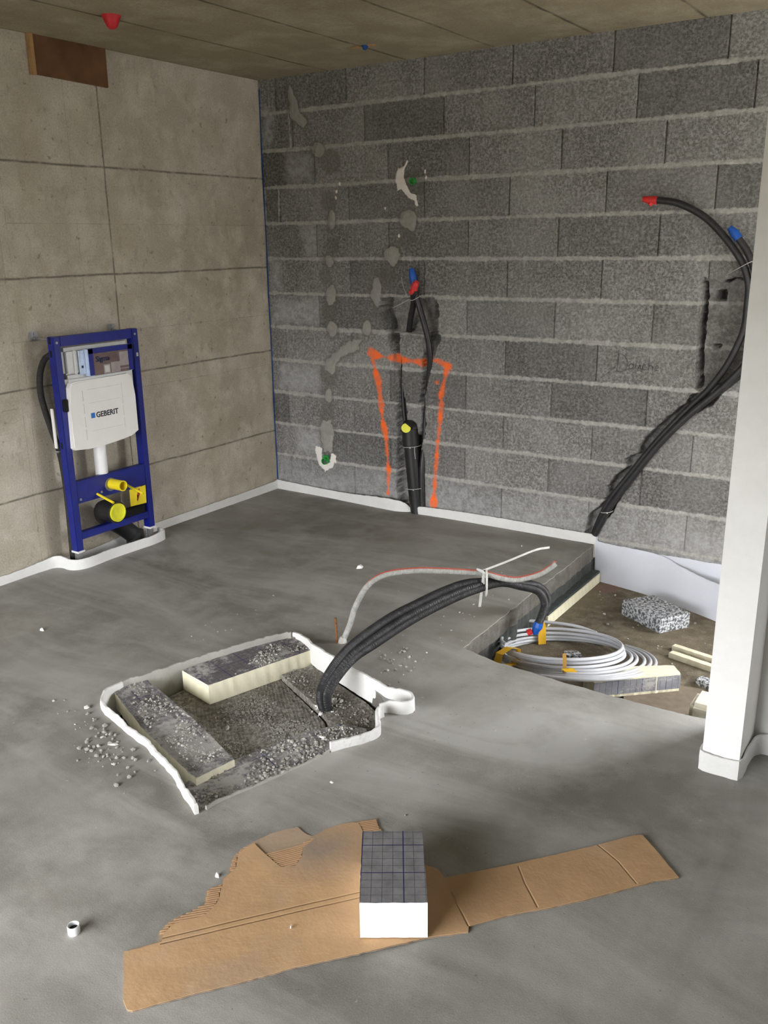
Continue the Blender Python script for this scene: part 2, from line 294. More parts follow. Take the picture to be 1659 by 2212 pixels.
def m_ceiling_():
    M, k, fine = mottled('ceiling_concrete', (0.35, 0.305, 0.21), (0.24, 0.20, 0.135), (0.41, 0.365, 0.265), (0.8, 4, 90))
    x, y, z = M.xyz(); w = M.math('MULTIPLY', M.math('SUBTRACT', M.noise(2.5, 3), 0.5), 0.03)
    d = M.math('ABSOLUTE', M.math('SUBTRACT', M.math('PINGPONG', M.math('ADD', x, w), 0.25), 0.0))
    lm = M.math('MULTIPLY', M.rng(d, 0.012, 0.0), M.rng(M.noise(5, 3), 0.35, 0.6, 0.4, 1.0))
    st = M.noise(5, 4, 0.6, vec=M.map((1, 0.2, 1)))
    k = M.mix(M.rng(st, 0.5, 0.75, 0, 0.5), k, (0.23, 0.19, 0.13))
    k = M.mix(lm, k, (0.05, 0.042, 0.03)); M.col(k); M.bump(M.math('ADD', fine, M.math('MULTIPLY', lm, -1.5)), 0.4, 0.003); return M.m
m_ceiling = m_ceiling_()

def m_screed_():
    M, k, fine = mottled('cement_screed', (0.295, 0.285, 0.26), (0.175, 0.168, 0.15), (0.355, 0.345, 0.32), (1.1, 5, 260))
    sw = M.noise(2.2, 5, 0.6, vec=M.map((0.35, 1.2, 1), (0, 0, 0.5)), dist=1.2)
    k = M.mix(M.rng(sw, 0.44, 0.66, 0, 0.7), k, (0.415, 0.41, 0.39))
    sw2 = M.noise(1.7, 4, 0.6, vec=M.map((1.0, 0.4, 1), (0, 0, 0.3), (5, 3, 0)), dist=0.8)
    k = M.mix(M.rng(sw2, 0.5, 0.75, 0, 0.45), k, (0.13, 0.123, 0.108))
    rust = M.rng(M.noise(1.3, 3, 0.5, vec=M.map((1, 1, 1), (0, 0, 0), (2, 7, 1))), 0.55, 0.75)
    k = M.mix(M.math('MULTIPLY', rust, 0.25), k, (0.34, 0.29, 0.23))
    pit = M.rng(M.noise(70, 2, 0.4), 0.72, 0.78)
    k = M.mix(M.math('MULTIPLY', pit, 0.45), k, (0.08, 0.075, 0.065))
    wh = M.rng(M.noise(48, 2, 0.4, vec=M.map((1, 1, 1), (0, 0, 0), (11, 4, 0))), 0.76, 0.80)
    k = M.mix(M.math('MULTIPLY', wh, 0.6), k, (0.6, 0.58, 0.54))
    M.col(k); M.b.inputs['Roughness'].default_value = 0.72
    M.bump(M.math('ADD', M.math('MULTIPLY', fine, 0.5), M.noise(14, 4)), 0.35, 0.002); return M.m
m_screed = m_screed_()
def m_cut_():
    M, k, fine = mottled('screed_cut_face', (0.17, 0.16, 0.14), (0.11, 0.105, 0.09), (0.23, 0.22, 0.2), (3, 20, 200))
    z = M.xyz()[2]; g = M.n('TexWave', {'Vector': M.obj, 'Scale': 55.0, 'Distortion': 2.0, 'Detail': 2.0}, bands_direction='Z').outputs[1]
    M.col(k).bump(M.math('ADD', g, M.noise(60, 3)), 0.6, 0.004); return M.m
m_cut = m_cut_()
m_dark_ins = simple('dark_insulation_side', (0.055, 0.06, 0.058), 0.8, 0.3, 0.3, 30, 0.5, 0.003)

def m_sub_():
    M, k, fine = mottled('dirty_slab', (0.20, 0.165, 0.115), (0.11, 0.09, 0.065), (0.27, 0.235, 0.18), (3, 16, 140))
    x, y, z = M.xyz()
    w = M.math('MULTIPLY', M.noise(20, 3), 0.02)
    r = M.n('VectorMath', {0: M.obj, 1: (2.255, -0.085, -0.2)}, operation='DISTANCE').outputs['Value']
    k = M.mix(M.math('MULTIPLY', M.rng(M.math('ADD', r, w), 0.075, 0.068), 0.8), k, (0.22, 0.135, 0.11))
    k = M.mix(M.math('MULTIPLY', M.rng(M.noise(90, 2), 0.66, 0.72), 0.6), k, (0.45, 0.42, 0.36))
    M.col(k).bump(M.math('ADD', M.noise(25, 5), fine), 0.7, 0.006); return M.m
m_sub = m_sub_()

def m_block_():
    M = Mat('concrete_block_masonry', 0.95, 0.15)
    n1 = M.noise(74, 5, 0.72); n2 = M.noise(120, 3, 0.7); n3 = M.noise(3.2, 4, 0.6); n4 = M.noise(28, 4, 0.7)
    tone = M.attr('tone')
    k = M.mix(M.rng(n1, 0.42, 0.58), (0.10, 0.097, 0.090), (0.285, 0.281, 0.271))
    k = M.mix(M.math('MULTIPLY', M.rng(n2, 0.54, 0.66), 0.45), k, (0.40, 0.395, 0.385))
    k = M.mix(M.math('MULTIPLY', M.rng(n4, 0.60, 0.40), 0.5), k, (0.10, 0.097, 0.088))
    k = M.mix(M.rng(n3, 0.40, 0.68, 0, 0.35), k, (0.33, 0.325, 0.315))
    tv = M.rng(tone, 0.0, 1.0, 0.74, 1.28)
    k = M.mix(1.0, k, M.n('CombineXYZ', {0: tv, 1: tv, 2: tv}).outputs[0], 'MULTIPLY')
    ef = M.math('MULTIPLY', M.rng(M.math('ADD', M.attr('eff'), M.math('MULTIPLY', M.math('SUBTRACT', M.noise(16, 4, 0.7), 0.5), 0.10)), -0.02, 0.045), M.rng(n4, 0.3, 0.6, 0.25, 0.95))
    k = M.mix(M.math('MULTIPLY', ef, 0.75), k, (0.42, 0.42, 0.42))
    ns = M.math('MULTIPLY', M.math('SUBTRACT', M.noise(55, 5, 0.7), 0.5), 0.024)
    ns2 = M.math('MULTIPLY', M.math('SUBTRACT', M.noise(14, 4, 0.6), 0.5), 0.02)
    mm = M.rng(M.math('ADD', M.math('ADD', M.attr('mort'), ns), ns2), -0.002, 0.004)
    mc = M.mix(M.rng(n4, 0.3, 0.7), (0.31, 0.30, 0.28), (0.48, 0.47, 0.445))
    mc = M.mix(M.math('MULTIPLY', M.rng(n1, 0.6, 0.4), 0.35), mc, (0.17, 0.165, 0.15))
    k = M.mix(mm, k, mc)
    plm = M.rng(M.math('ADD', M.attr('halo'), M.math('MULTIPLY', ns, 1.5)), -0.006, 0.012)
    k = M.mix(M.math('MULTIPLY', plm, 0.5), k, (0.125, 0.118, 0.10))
    pm = M.rng(M.math('ADD', M.attr('plast'), M.math('MULTIPLY', ns, 0.6)), -0.001, 0.003)
    k = M.mix(pm, k, M.mix(M.rng(n4, 0.3, 0.7), (0.265, 0.257, 0.235), (0.34, 0.33, 0.30)))
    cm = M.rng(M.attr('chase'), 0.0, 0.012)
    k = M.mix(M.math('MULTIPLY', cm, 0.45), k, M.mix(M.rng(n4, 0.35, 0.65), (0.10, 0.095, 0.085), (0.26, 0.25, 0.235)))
    om = M.rng(M.math('ADD', M.attr('paint'), M.math('MULTIPLY', M.math('SUBTRACT', M.noise(90, 4, 0.8), 0.5), 0.045)), -0.007, 0.006)
    k = M.mix(M.math('MULTIPLY', om, M.rng(M.noise(17, 3, .6), .35, .6, .55, 1.0)), k, (1.0, 0.17, 0.03))
    wm = M.rng(M.math('ADD', M.attr('white'), M.math('MULTIPLY', ns, 0.5)), -0.001, 0.002)
    k = M.mix(wm, k, (0.80, 0.76, 0.72))
    M.col(k)
    hh = M.math('MULTIPLY', M.math('ADD', M.math('MULTIPLY', n1, 1.0), M.math('MULTIPLY', n2, 0.5)), M.math('SUBTRACT', 1.0, M.math('MULTIPLY', M.math('MAXIMUM', pm, mm), 0.6)))
    M.bump(hh, 0.9, 0.004); return M.m
m_block = m_block_()

# ------------------------------------------------------------------ block wall (relief grid)
JA = [.123, .618, 1.108, 1.603, 2.103, 2.603, 3.103]; JB = [.385, .88, 1.372, 1.870, 2.365, 2.865, 3.365]; JC = [.238, .731, 1.224, 1.724, 2.224, 2.728, 3.228]
ROWJ = [JA, JC, JB, JA, JB, JA, JB, JA, JB, [.123, .624, 1.108, 1.603, 2.099, 2.599, 3.1], JB, JA, JB]
ZL = [2.43-.2*k for k in range(1, 14)]
def vnoise(X, Z, f, seed=0):
    r = np.random.RandomState(seed).rand(257, 257); x = (X*f) % 256; z = (Z*f+50) % 256
    xi = x.astype(int); zi = z.astype(int); fx = x-xi; fz = z-zi; fx = fx*fx*(3-2*fx); fz = fz*fz*(3-2*fz)
    return (r[zi, xi]*(1-fx)+r[zi, xi+1]*fx)*(1-fz)+(r[zi+1, xi]*(1-fx)+r[zi+1, xi+1]*fx)*fz-0.5
def seglist_dist(X, Z, segs):
    D = np.full(X.shape, 9.0)
    for (ax, az), (bx, bz) in segs:
        m = (X > min(ax, bx)-.12) & (X < max(ax, bx)+.12) & (Z > min(az, bz)-.12) & (Z < max(az, bz)+.12)
        x, z = X[m], Z[m]; dx, dz = bx-ax, bz-az; t = np.clip(((x-ax)*dx+(z-az)*dz)/(dx*dx+dz*dz+1e-12), 0, 1)
        D[m] = np.minimum(D[m], np.hypot(x-ax-t*dx, z-az-t*dz))
    return D
def sdf(X, Z, poly):
    segs = list(zip(poly, poly[1:]+poly[:1])); D = seglist_dist(X, Z, segs)
    ins = np.zeros(X.shape, bool)
    for (ax, az), (bx, bz) in segs:
        if az == bz: continue
        c = ((az > Z) != (bz > Z)) & (X < (bx-ax)*(Z-az)/(bz-az)+ax); ins ^= c
    return np.where(ins, np.minimum(D, .1), -np.minimum(D, .1))
def blockwall():
    xs = list(np.arange(0, 3.9, 0.005))
    for j in set(JA+JB+JC+[.624, 2.099, 2.599]): xs += [j-.0042, j-.0022, j, j+.0022, j+.0042]
    xs = np.unique(np.round(xs, 5)); keep = [xs[0]]
    for x in xs[1:]:
        if x-keep[-1] > .0009: keep.append(x)
    xs = np.array(keep); zs = np.arange(-0.22, H+.004, 0.005); nx, nz = len(xs), len(zs)
    X, Z = np.meshgrid(xs, zs)
    wz = Z + vnoise(X, Z*0, 2.2, 3)*0.006
    row = np.clip(np.searchsorted(-np.array(ZL), -wz), 0, 12)
    mort = np.full(X.shape, -.1)
    for k, z in enumerate(ZL):
        hw = .0105 + vnoise(X, Z*0+k*7.3, 5, 11+k)*.007
        mort = np.maximum(mort, hw-np.abs(wz-z))
    jd = np.full(X.shape, .1); tone = np.zeros(X.shape); rs = np.random.RandomState(4)
    for r in range(13):
        m = row == r; J = ROWJ[r]
        for j in J: jd[m] = np.minimum(jd[m], np.abs(X[m]-j))
        idx = np.searchsorted(J, X[m]); tone[m] = rs.rand(9)[idx]
    for pl in MFRAME: mort = np.maximum(mort, .006-seglist_dist(X, Z, list(zip(pl[:-1], pl[1:]))))
    rough = vnoise(X, Z, 70, 1)*.010+vnoise(X, Z, 26, 2)*.014
    dep = vnoise(X, Z, 60, 5)*.0016
    dep -= .003*np.clip(mort/.004, 0, 1)*(0.6+vnoise(X, Z, 30, 8))
    gap = (jd < .0032) & (mort < -.001)
    dep = np.where(gap, .012+vnoise(X, Z, 40, 9)*.006, dep)
    chase = np.full(X.shape, -.1)
    def carve(poly, d, fl=.6, lim=.02):
        nonlocal dep, chase
        s = sdf(X, Z, poly)+rough*.8; chase = np.maximum(chase, s)
        dd = d*np.clip(s/.004, 0, 1)*(1+vnoise(X, Z, 24, 21)*.35+vnoise(X, Z, 9, 22)*.3)
        dep = np.where(s > 0, np.maximum(dep, dd), dep)
    [carve(p, .16) for p in CH_B]; carve(CH_UP, .075); carve(CH_LS, .045); carve(CH_L, .10); carve(CH_R, .085); carve(CH_T, .055); carve(CH_D, .08)
    hole = np.full(X.shape, -.1)
    for h in (HOLE1, HOLE2, HOLE3):
        s = sdf(X, Z, h)+rough*.2; hole = np.maximum(hole, s); dep = np.where(s > 0, .22, dep)
    plast = np.full(X.shape, -.1)
    for p in (PL0, PL1, PL2): plast = np.maximum(plast, sdf(X, Z, p))
    for bx, bz, rx, rz in BLOBS:
        q = (1-np.hypot((X-bx)/rx, (Z-bz)/rz))*min(rx, rz); plast = np.maximum(plast, np.clip(q, -.1, 1))
    plast = np.clip(plast+vnoise(X, Z, 22, 31)*.022+vnoise(X, Z, 60, 32)*.010, -.1, .1)
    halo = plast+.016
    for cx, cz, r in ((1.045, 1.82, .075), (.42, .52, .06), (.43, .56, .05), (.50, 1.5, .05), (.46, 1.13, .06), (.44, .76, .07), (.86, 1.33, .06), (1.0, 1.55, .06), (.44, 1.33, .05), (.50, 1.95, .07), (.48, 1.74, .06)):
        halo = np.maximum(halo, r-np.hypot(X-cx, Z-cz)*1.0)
    dep = np.where((plast > 0) & (chase < 0), np.minimum(dep, .002)-.006*np.clip(plast/.02, 0, 1), dep)
    white = np.full(X.shape, -.1)
    for p in (WH1, WH2): white = np.maximum(white, sdf(X, Z, p))
    for cx, cz in ((1.115, 1.868), (1.12, 1.84), (.86, 1.69), (.56, 1.83), (.53, 1.76), (.535, 1.79), (.95, 1.55)):
        white = np.maximum(white, .006-np.hypot(X-cx, (Z-cz)*.6))
    white = np.clip(white+vnoise(X, Z, 90, 33)*.006, -.1, .1)
    dep = np.where(white > 0, dep-.003*np.clip(white/.006, 0, 1), dep)
    paint = np.full(X.shape, -.1)
    for k, pl in enumerate(OR):
        D = seglist_dist(X, Z, list(zip(pl[:-1], pl[1:]))); wv = (.014, .0125, .012)[k]+vnoise(X*0, (X if k == 0 else Z), 13, 40+k)*.022+vnoise(X*0, (X if k == 0 else Z), 34, 60+k)*.012
        paint = np.maximum(paint, np.clip(wv-D, -.1, .1))
    for cx, cz, r in ((.75, .908, .016), (1.095, .87, .020), (.80, .745, .022), (.82, .61, .018), (.865, .23, .018), (1.216, .655, .012), (1.19, .77, .010)):
        paint = np.maximum(paint, r-np.hypot(X-cx, Z-cz))
    eff = np.full(X.shape, -.1)
    for p in EFF: eff = np.maximum(eff, np.minimum(sdf(X, Z, p), .06))
    low = np.clip((.22-Z)*.25, -.1, .03)*(Z < .24) + np.where(Z < .24, 0, -.1)
    eff = np.maximum(eff, low+vnoise(X, Z, 3, 50)*.05)
    co = np.empty((nz*nx, 3)); co[:, 0] = X.ravel(); co[:, 1] = dep.ravel(); co[:, 2] = Z.ravel()
    i = np.arange(nz-1)[:, None]*nx+np.arange(nx-1)[None, :]; i = i.ravel()
    q = np.stack([i, i+1, i+nx+1, i+nx], 1)
    me = bpy.data.meshes.new('wall_back'); me.vertices.add(len(co)); me.vertices.foreach_set('co', co.ravel())
    me.loops.add(q.size); me.loops.foreach_set('vertex_index', q.ravel().astype(np.int32))
    me.polygons.add(len(q)); me.polygons.foreach_set('loop_start', np.arange(0, q.size, 4, dtype=np.int32))
    me.update(calc_edges=True)
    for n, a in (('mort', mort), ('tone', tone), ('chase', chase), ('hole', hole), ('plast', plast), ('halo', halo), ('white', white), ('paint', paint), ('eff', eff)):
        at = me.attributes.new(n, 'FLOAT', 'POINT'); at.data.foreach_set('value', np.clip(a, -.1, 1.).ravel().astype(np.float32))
    return link('wall_back', me, m_block)
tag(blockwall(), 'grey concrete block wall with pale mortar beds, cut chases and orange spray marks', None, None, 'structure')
# solid backing so the wall has thickness and the holes stay dark
Geo().box((-.02, .24, -.25), (3.95, .30, H+.02)).build('wall_rear', simple('block_core', (.15, .15, .145), .95)).__setitem__('kind', 'structure')

# pencil note on a block beside the right chase
def pencil():
    g = Geo(); m = simple('pencil_graphite', (.06, .058, .055), .6)
    wr = lambda l, y=-.0035: g.tube([(a, y, b) for a, b in l], .0013, 4, step=.006)
    wr([(2.13, .862), (2.17, .893), (2.205, .93)]); wr([(2.213, .985), (2.209, .905)])
    wr([(2.19, .972), (2.225, .985), (2.255, .96), (2.258, .925), (2.235, .90), (2.205, .903)])
    x = 2.275
    wr([(x, .915), (x-.008, .93), (x+.003, .942), (x+.014, .93), (x+.004, .915), (x-.004, .918)])
    wr([(x+.025, .94), (x+.026, .92), (x+.036, .915), (x+.046, .938), (x+.048, .916)])
    wr([(x+.074, .938), (x+.062, .938), (x+.058, .924), (x+.066, .914), (x+.078, .918)])
    wr([(x+.09, .975), (x+.088, .914)]); wr([(x+.089, .93), (x+.10, .94), (x+.108, .932), (x+.108, .913)])
    wr([(x+.12, .926), (x+.136, .93), (x+.132, .94), (x+.122, .936), (x+.12, .918), (x+.138, .915)])
    return g.build('pencil_note', m)
tag(pencil(), 'faint handwritten pencil word Douche on the block left of the tall right chase', 'handwriting')

# ------------------------------------------------------------------ other walls, ceiling
XR = 6.2
def quad_wall(name, lo, hi, mat, label):
    return tag(Geo().box(lo, hi).build(name, mat), label, None, None, 'structure')
quad_wall('wall_left', (-.2, YW-.2, -.25), (0, .2, H+.05), m_left, 'pale cast concrete wall with formwork joints')
quad_wall('ceiling', (-.2, YW-.2, H), (XR+.2, .2, H+.2), m_ceiling, 'dim cast concrete ceiling with formwork seams')
m_white = simple('white_plaster', (.86, .86, .85), .8, .2, .03, 60, .15)
def m_part_():
    M = Mat('plasterboard_white', .75, .25); n = M.noise(9, 5, .7); s = M.rng(M.noise(30, 3, .6), .73, .78)
    k = M.mix(M.rng(n, .35, .7), (.82, .82, .805), (.88, .88, .87)); k = M.mix(M.math('MULTIPLY', s, .5), k, (.35, .36, .36))
    M.col(k).bump(M.noise(120, 3), .15, .001); return M.m
m_part = m_part_()
PX0, PX1, PY0, PY1 = 3.170, 3.275, -1.815, -1.515
g = Geo(); pol = [(PX0, PY0), (PX1, PY0), (PX1, -1.62), (XR+.1, -1.62), (XR+.1, PY1), (PX0, PY1)]
g.prism(pol, 0, H+.01, bev=0)
tag(g.build('wall_partition', m_part), 'bright white plasterboard partition with a narrow end pier', None, None, 'structure')
quad_wall('wall_right', (XR, YW-.2, -.25), (XR+.2, .2, H+.05), m_white, 'white side wall')
x0, x1, z0, z1 = WIN; g = Geo()
g.box((-.2, YW-.2, -.25), (x0, YW, H+.05)); g.box((x1, YW-.2, -.25), (XR+.2, YW, H+.05)); g.box((x0, YW-.2, z1), (x1, YW, H+.05)); g.box((x0, YW-.2, -.25), (x1, YW, z0-.01))
tag(g.build('wall_front', m_left), 'concrete wall with the glazed opening', None, None, 'structure')
g = Geo()
for a in (x0, (x0+x1)/2-.03, x1-.06): g.box((a, YW-.12, z0), (a+.06, YW-.06, z1))
g.box((x0, YW-.12, z1-.06), (x1, YW-.06, z1)); g.box((x0, YW-.12, z0), (x1, YW-.06, z0+.05))
tag(g.build('window_1', simple('window_frame_metal', (.08, .08, .085), .4)), 'dark window frame', None, None, 'structure')

# ------------------------------------------------------------------ screed with its openings
PIT = [(1.334, -2.526), (1.289, -2.466), (1.285, -2.38), (1.316, -2.30), (1.352, -2.159), (1.42, -1.965), (1.506, -1.76), (1.556, -1.735), (1.63, -1.755),
       (1.699, -1.801), (1.847, -1.849), (2.038, -1.918), (2.115, -1.955), (2.165, -2.00), (2.18, -2.06), (2.215, -2.13), (2.237, -2.19), (2.225, -2.25), (2.171, -2.333),
       (2.112, -2.576), (2.07, -2.667), (2.055, -2.775), (1.988, -2.755), (1.887, -2.706), (1.772, -2.658), (1.599, -2.606), (1.414, -2.562)]
TR_EDGE = [(2.150, 0), (2.158, -.35), (2.160, -.75), (2.166, -1.15), (2.168, -1.462), (2.30, -1.500), (2.50, -1.520), (2.80, -1.530), (3.12, -1.515), (3.165, -1.5145), (XR, -1.5145)]
FR = [(0, -1.110), (.12, -1.118), (.155, -1.14), (.172, -1.24), (.165, -1.50), (.168, -1.62), (.14, -1.69), (.08, -1.695), (.02, -1.705), (0, -1.715)]
def screed():
    tr = densify(TR_EDGE[:9], .012, .006, False, 22)+TR_EDGE[9:]
    outer = tr + [(XR, YW), (0, YW)] + FR[::-1] + [(0, 0)]
    pit = densify(PIT, .02, .003, True, 20)
    bm = bmesh.new()
    def loop(pl, z): return [bm.verts.new((a, b, z)) for a, b in pl]
    def edges(vs): return [bm.edges.new((vs[i], vs[(i+1) % len(vs)])) for i in range(len(vs))]
    vo, vp = loop(outer, 0), loop(pit, 0)
    bmesh.ops.triangle_fill(bm, edges=edges(vo)+edges(vp), use_beauty=True)
    for f in bm.faces:
        if f.normal.z < 0: f.normal_flip()
    def skirt(vs, lv):
        prev = vs
        for z, mi, off in lv:
            nw = [bm.verts.new((v.co.x+mnoise.noise(v.co*25+Vector((0, 0, z*30)))*off, v.co.y+mnoise.noise(v.co*25+Vector((5, 0, z*30)))*off, z)) for v in prev]
            for i in range(len(vs)):
                f = bm.faces.new((prev[i], prev[(i+1) % len(vs)], nw[(i+1) % len(vs)], nw[i])); f.material_index = mi
            prev = nw
    lv = [(-.004, 0, .003), (-.03, 1, .004), (-.06, 1, .004), (-.082, 1, .003), (-.0825, 2, 0), (-.2, 2, 0)]
    skirt(vo, lv); skirt(vp, lv)
    me = bpy.data.meshes.new('floor'); bm.to_mesh(me); bm.free()
    return link('floor', me, [m_screed, m_cut, m_dark_ins])
tag(screed(), 'grey cement screed floor with two openings', None, None, 'structure')
g = Geo(); g.box((-.1, YW-.1, -.3), (XR+.1, .2, -.2))
tag(g.build('floor.001', m_sub), 'dirty brown slab at the bottom of the openings', None, None, 'structure')

# ------------------------------------------------------------------ object materials
def m_foam_(name, dirt, base=(.70, .70, .69)):
    M = Mat(name, .8, .25); n = M.noise(5, 5, .65); f = M.noise(70, 4, .7)
    k = M.mix(M.math('MULTIPLY', M.rng(n, .40, .62), dirt), base, (.36, .345, .31)); k = M.mix(M.math('MULTIPLY', M.rng(f, .55, .68), dirt), k, (.30, .285, .25))
    M.b.inputs['Subsurface Weight'].default_value = 0.0
    M.col(k).bump(M.math('ADD', f, M.noise(30, 3)), .3, .002); return M.m
m_foam = m_foam_('white_pe_foam', .12); m_foamd = m_foam_('dusty_pe_foam', .35); m_foamg = m_foam_('grimy_pe_foam', .9, (.34, .33, .305)); m_foamn = m_foam_('lightly_dusty_pe_foam', .22, (.80, .80, .78))
m_foamb = m_foam_('bluish_pe_foam', .05, (.60, .62, .69))
def m_foil_(name, dust, base=(.145, .14, .145), pitch=.025, ink=(.02, .02, .05), major_ink=(.015, .02, .10)):
    M = Mat(name, .5, .5); x, y, z = M.xyz(); L = None; J = None
    for a in (x, y):
        v = M.rng(M.math('PINGPONG', a, pitch/2), .0009, .0003); L = v if L is None else M.math('MAXIMUM', L, v)
        w = M.rng(M.math('PINGPONG', a, pitch*2), .0017, .0010); J = w if J is None else M.math('MAXIMUM', J, w)
    n = M.noise(22, 5, .65)
    k = M.mix(M.rng(n, .3, .7), tuple(c*.8 for c in base), tuple(c*1.35 for c in base))
    k = M.mix(M.math('MULTIPLY', L, .8), k, ink); k = M.mix(M.math('MULTIPLY', J, .95), k, major_ink)
    if dust:
        d = M.math('ADD', M.math('MULTIPLY', M.noise(7, 5, .7), .6), M.math('MULTIPLY', M.noise(60, 4, .8), .4))
        k = M.mix(M.math('MULTIPLY', M.rng(d, .56-dust*.1, .62-dust*.06), .85), k, (.45, .44, .42))
        M.b.inputs['Roughness'].default_value = .8
    M.col(k).bump(M.noise(60, 4), .25, .001); return M.m
m_foil = m_foil_('gridded_foil', 0, (.205, .205, .215)); m_foild = m_foil_('dusty_gridded_foil', .45, (.12, .11, .115)); m_foild2 = m_foil_('very_dusty_gridded_foil', 1.0, (.15, .145, .15))
def m_pu_(name, c):
    M = Mat(name, .8, .2); x, y, z = M.xyz(); w = M.n('TexWave', {'Vector': M.map((1, 1, .25)), 'Scale': 14.0, 'Distortion': 3.0, 'Detail': 3.0}, bands_direction='DIAGONAL').outputs[1]
    M.col(M.mix(w, tuple(a*.93 for a in c), c)).bump(M.math('ADD', w, M.noise(90, 4)), .35, .003); return M.m
m_pu = m_pu_('cream_pu_foam', (.80, .76, .58)); m_puw = simple('pale_pu_foam', (.89, .89, .87), .85, .2, .03, 40, .15); m_puold = m_pu_('old_pu_foam', (.52, .48, .36))
def m_speck_(name, a, b, sc, lo=.44, hi=.56):
    M = Mat(name, .9, .2); n = M.noise(sc, 3, .6); v = M.n('TexVoronoi', {'Vector': M.obj, 'Scale': sc*.8}).outputs[0]
    k = M.mix(M.rng(n, lo, hi), a, b); M.col(k).bump(M.math('ADD', n, v), .7, .003); return M.m
m_eps = m_speck_('recycled_foam_granules', (.09, .095, .105), (.52, .53, .55), 85)
def m_ww_():
    M = Mat('granular_board', .95, .15); n = M.noise(70, 4, .7); b = M.noise(4, 4, .6); r = M.n('TexWave', {'Vector': M.map((1, 1, 1), (0, 0, .65)), 'Scale': 24.0, 'Distortion': 4.0, 'Detail': 3.0, 'Detail Scale': 3.0}).outputs[1]
    k = M.mix(M.rng(n, .38, .6), (.13, .12, .10), (.40, .385, .35)); k = M.mix(M.rng(b, .42, .62, .0, .65), k, (.13, .115, .09)); k = M.mix(M.math('MULTIPLY', r, .10), k, (.08, .07, .06))
    M.col(k).bump(M.math('ADD', M.math('MULTIPLY', n, 1.2), M.math('MULTIPLY', r, .22)), .9, .006); return M.m
m_ww = m_ww_()
m_crumb = simple('mortar_crumb', (.31, .298, .27), .95, .1, .3, 60, .5, .002)
m_crumbw = simple('pale_crumb', (.50, .485, .45), .95, .1, .2, 60, .4, .002)
m_black = simple('black_corrugated_plastic', (.022, .022, .024), .42, .45, .3, 50, .3)
m_pipe = simple('black_drain_plastic', (.012, .012, .013), .48, .45, .4, 12, .2)
m_rubber = simple('dark_pipe_sleeve', (.035, .033, .032), .8, .2, .3, 60, .3)
m_dustblack = simple('dusty_black_plastic', (.024, .024, .026), .5, .35, .45, 25, .4)
def m_hose_():
    M = Mat('grey_conduit_red_stripe', .65, .3); z = M.n('SeparateXYZ', {0: M.n('NewGeometry').outputs['Normal']}).outputs
    M.col(M.mix(M.rng(M.noise(50, 3), .35, .65), (.30, .30, .285), (.40, .40, .38))); return M.m
m_hose = m_hose_(); m_hosered = simple('red_stripe', (.35, .08, .055), .7)
m_blue = simple('blue_powder_coat', (.004, .012, .185), .38, .5, .12, 30, .1)
m_blued = simple('blue_seal_tape', (.01, .09, .42), .4, .5); m_red = simple('red_cap_plastic', (.62, .03, .03), .4, .5); m_redd = simple('red_cone_plastic', (.55, .02, .03), .5, .4)
m_cis = simple('white_cistern_plastic', (.80, .79, .77), .5, .4, .02, 20, .05); m_cisb = simple('translucent_cistern', (.62, .63, .62), .45, .4, .06, 15, .1)
m_flush = simple('flush_pipe_white', (.82, .82, .84), .4, .4, .02)
m_yel = simple('yellow_plastic', (.85, .68, .02), .4, .45, .05); m_yelg = simple('green_yellow_cap', (.72, .70, .03), .45, .4, .08)
m_zinc = simple('zinc_steel', (.33, .33, .34), .35, .6, .15, 40, .1); m_zinc.node_tree.nodes['Principled BSDF'].inputs['Metallic'].default_value = .7
m_lblue = simple('pale_blue_card', (.50, .60, .78), .6); m_ink = simple('black_print', (.02, .02, .03), .6); m_logo = simple('blue_print', (.02, .16, .50), .6); m_navy = simple('navy_print', (.008, .015, .07), .6)
m_pic = simple('brown_tile_print', (.15, .105, .10), .6, .3, .25, 18, 0); m_picl = simple('grey_print', (.33, .29, .29), .6, .3, .15, 18, 0)
m_green = simple('green_plastic', (.02, .28, .05), .4, .5); m_hole = simple('dark_bore', (.008, .008, .008), .9)
m_tie = simple('white_cable_tie', (.55, .55, .53), .6, .4); m_wire = simple('tie_wire', (.5, .5, .5), .4, .6)
m_coil = simple('white_multilayer_pipe', (.50, .51, .545), .32, .5, .03, 20, .05); m_tape = simple('yellow_tape', (.72, .42, .02), .35, .5, .12, 15, .2); m_tapeb = simple('brown_tape', (.45, .25, .06), .4, .5, .12, 15, .2)
m_rust = simple('rusty_steel', (.20, .095, .04), .9, .3, .4, 80, .5); m_ply = simple('red_brown_plywood', (.13, .062, .028), .7, .3, .35, 9, .2); m_plyedge = simple('pale_wood_edge', (.42, .25, .11), .75)
m_navyst = simple('blue_joint_foil', (.012, .06, .22), .6, .3, .4, 12, .2)
m_alu = simple('pale_grey_plastic', (.72, .74, .74), .35, .5)

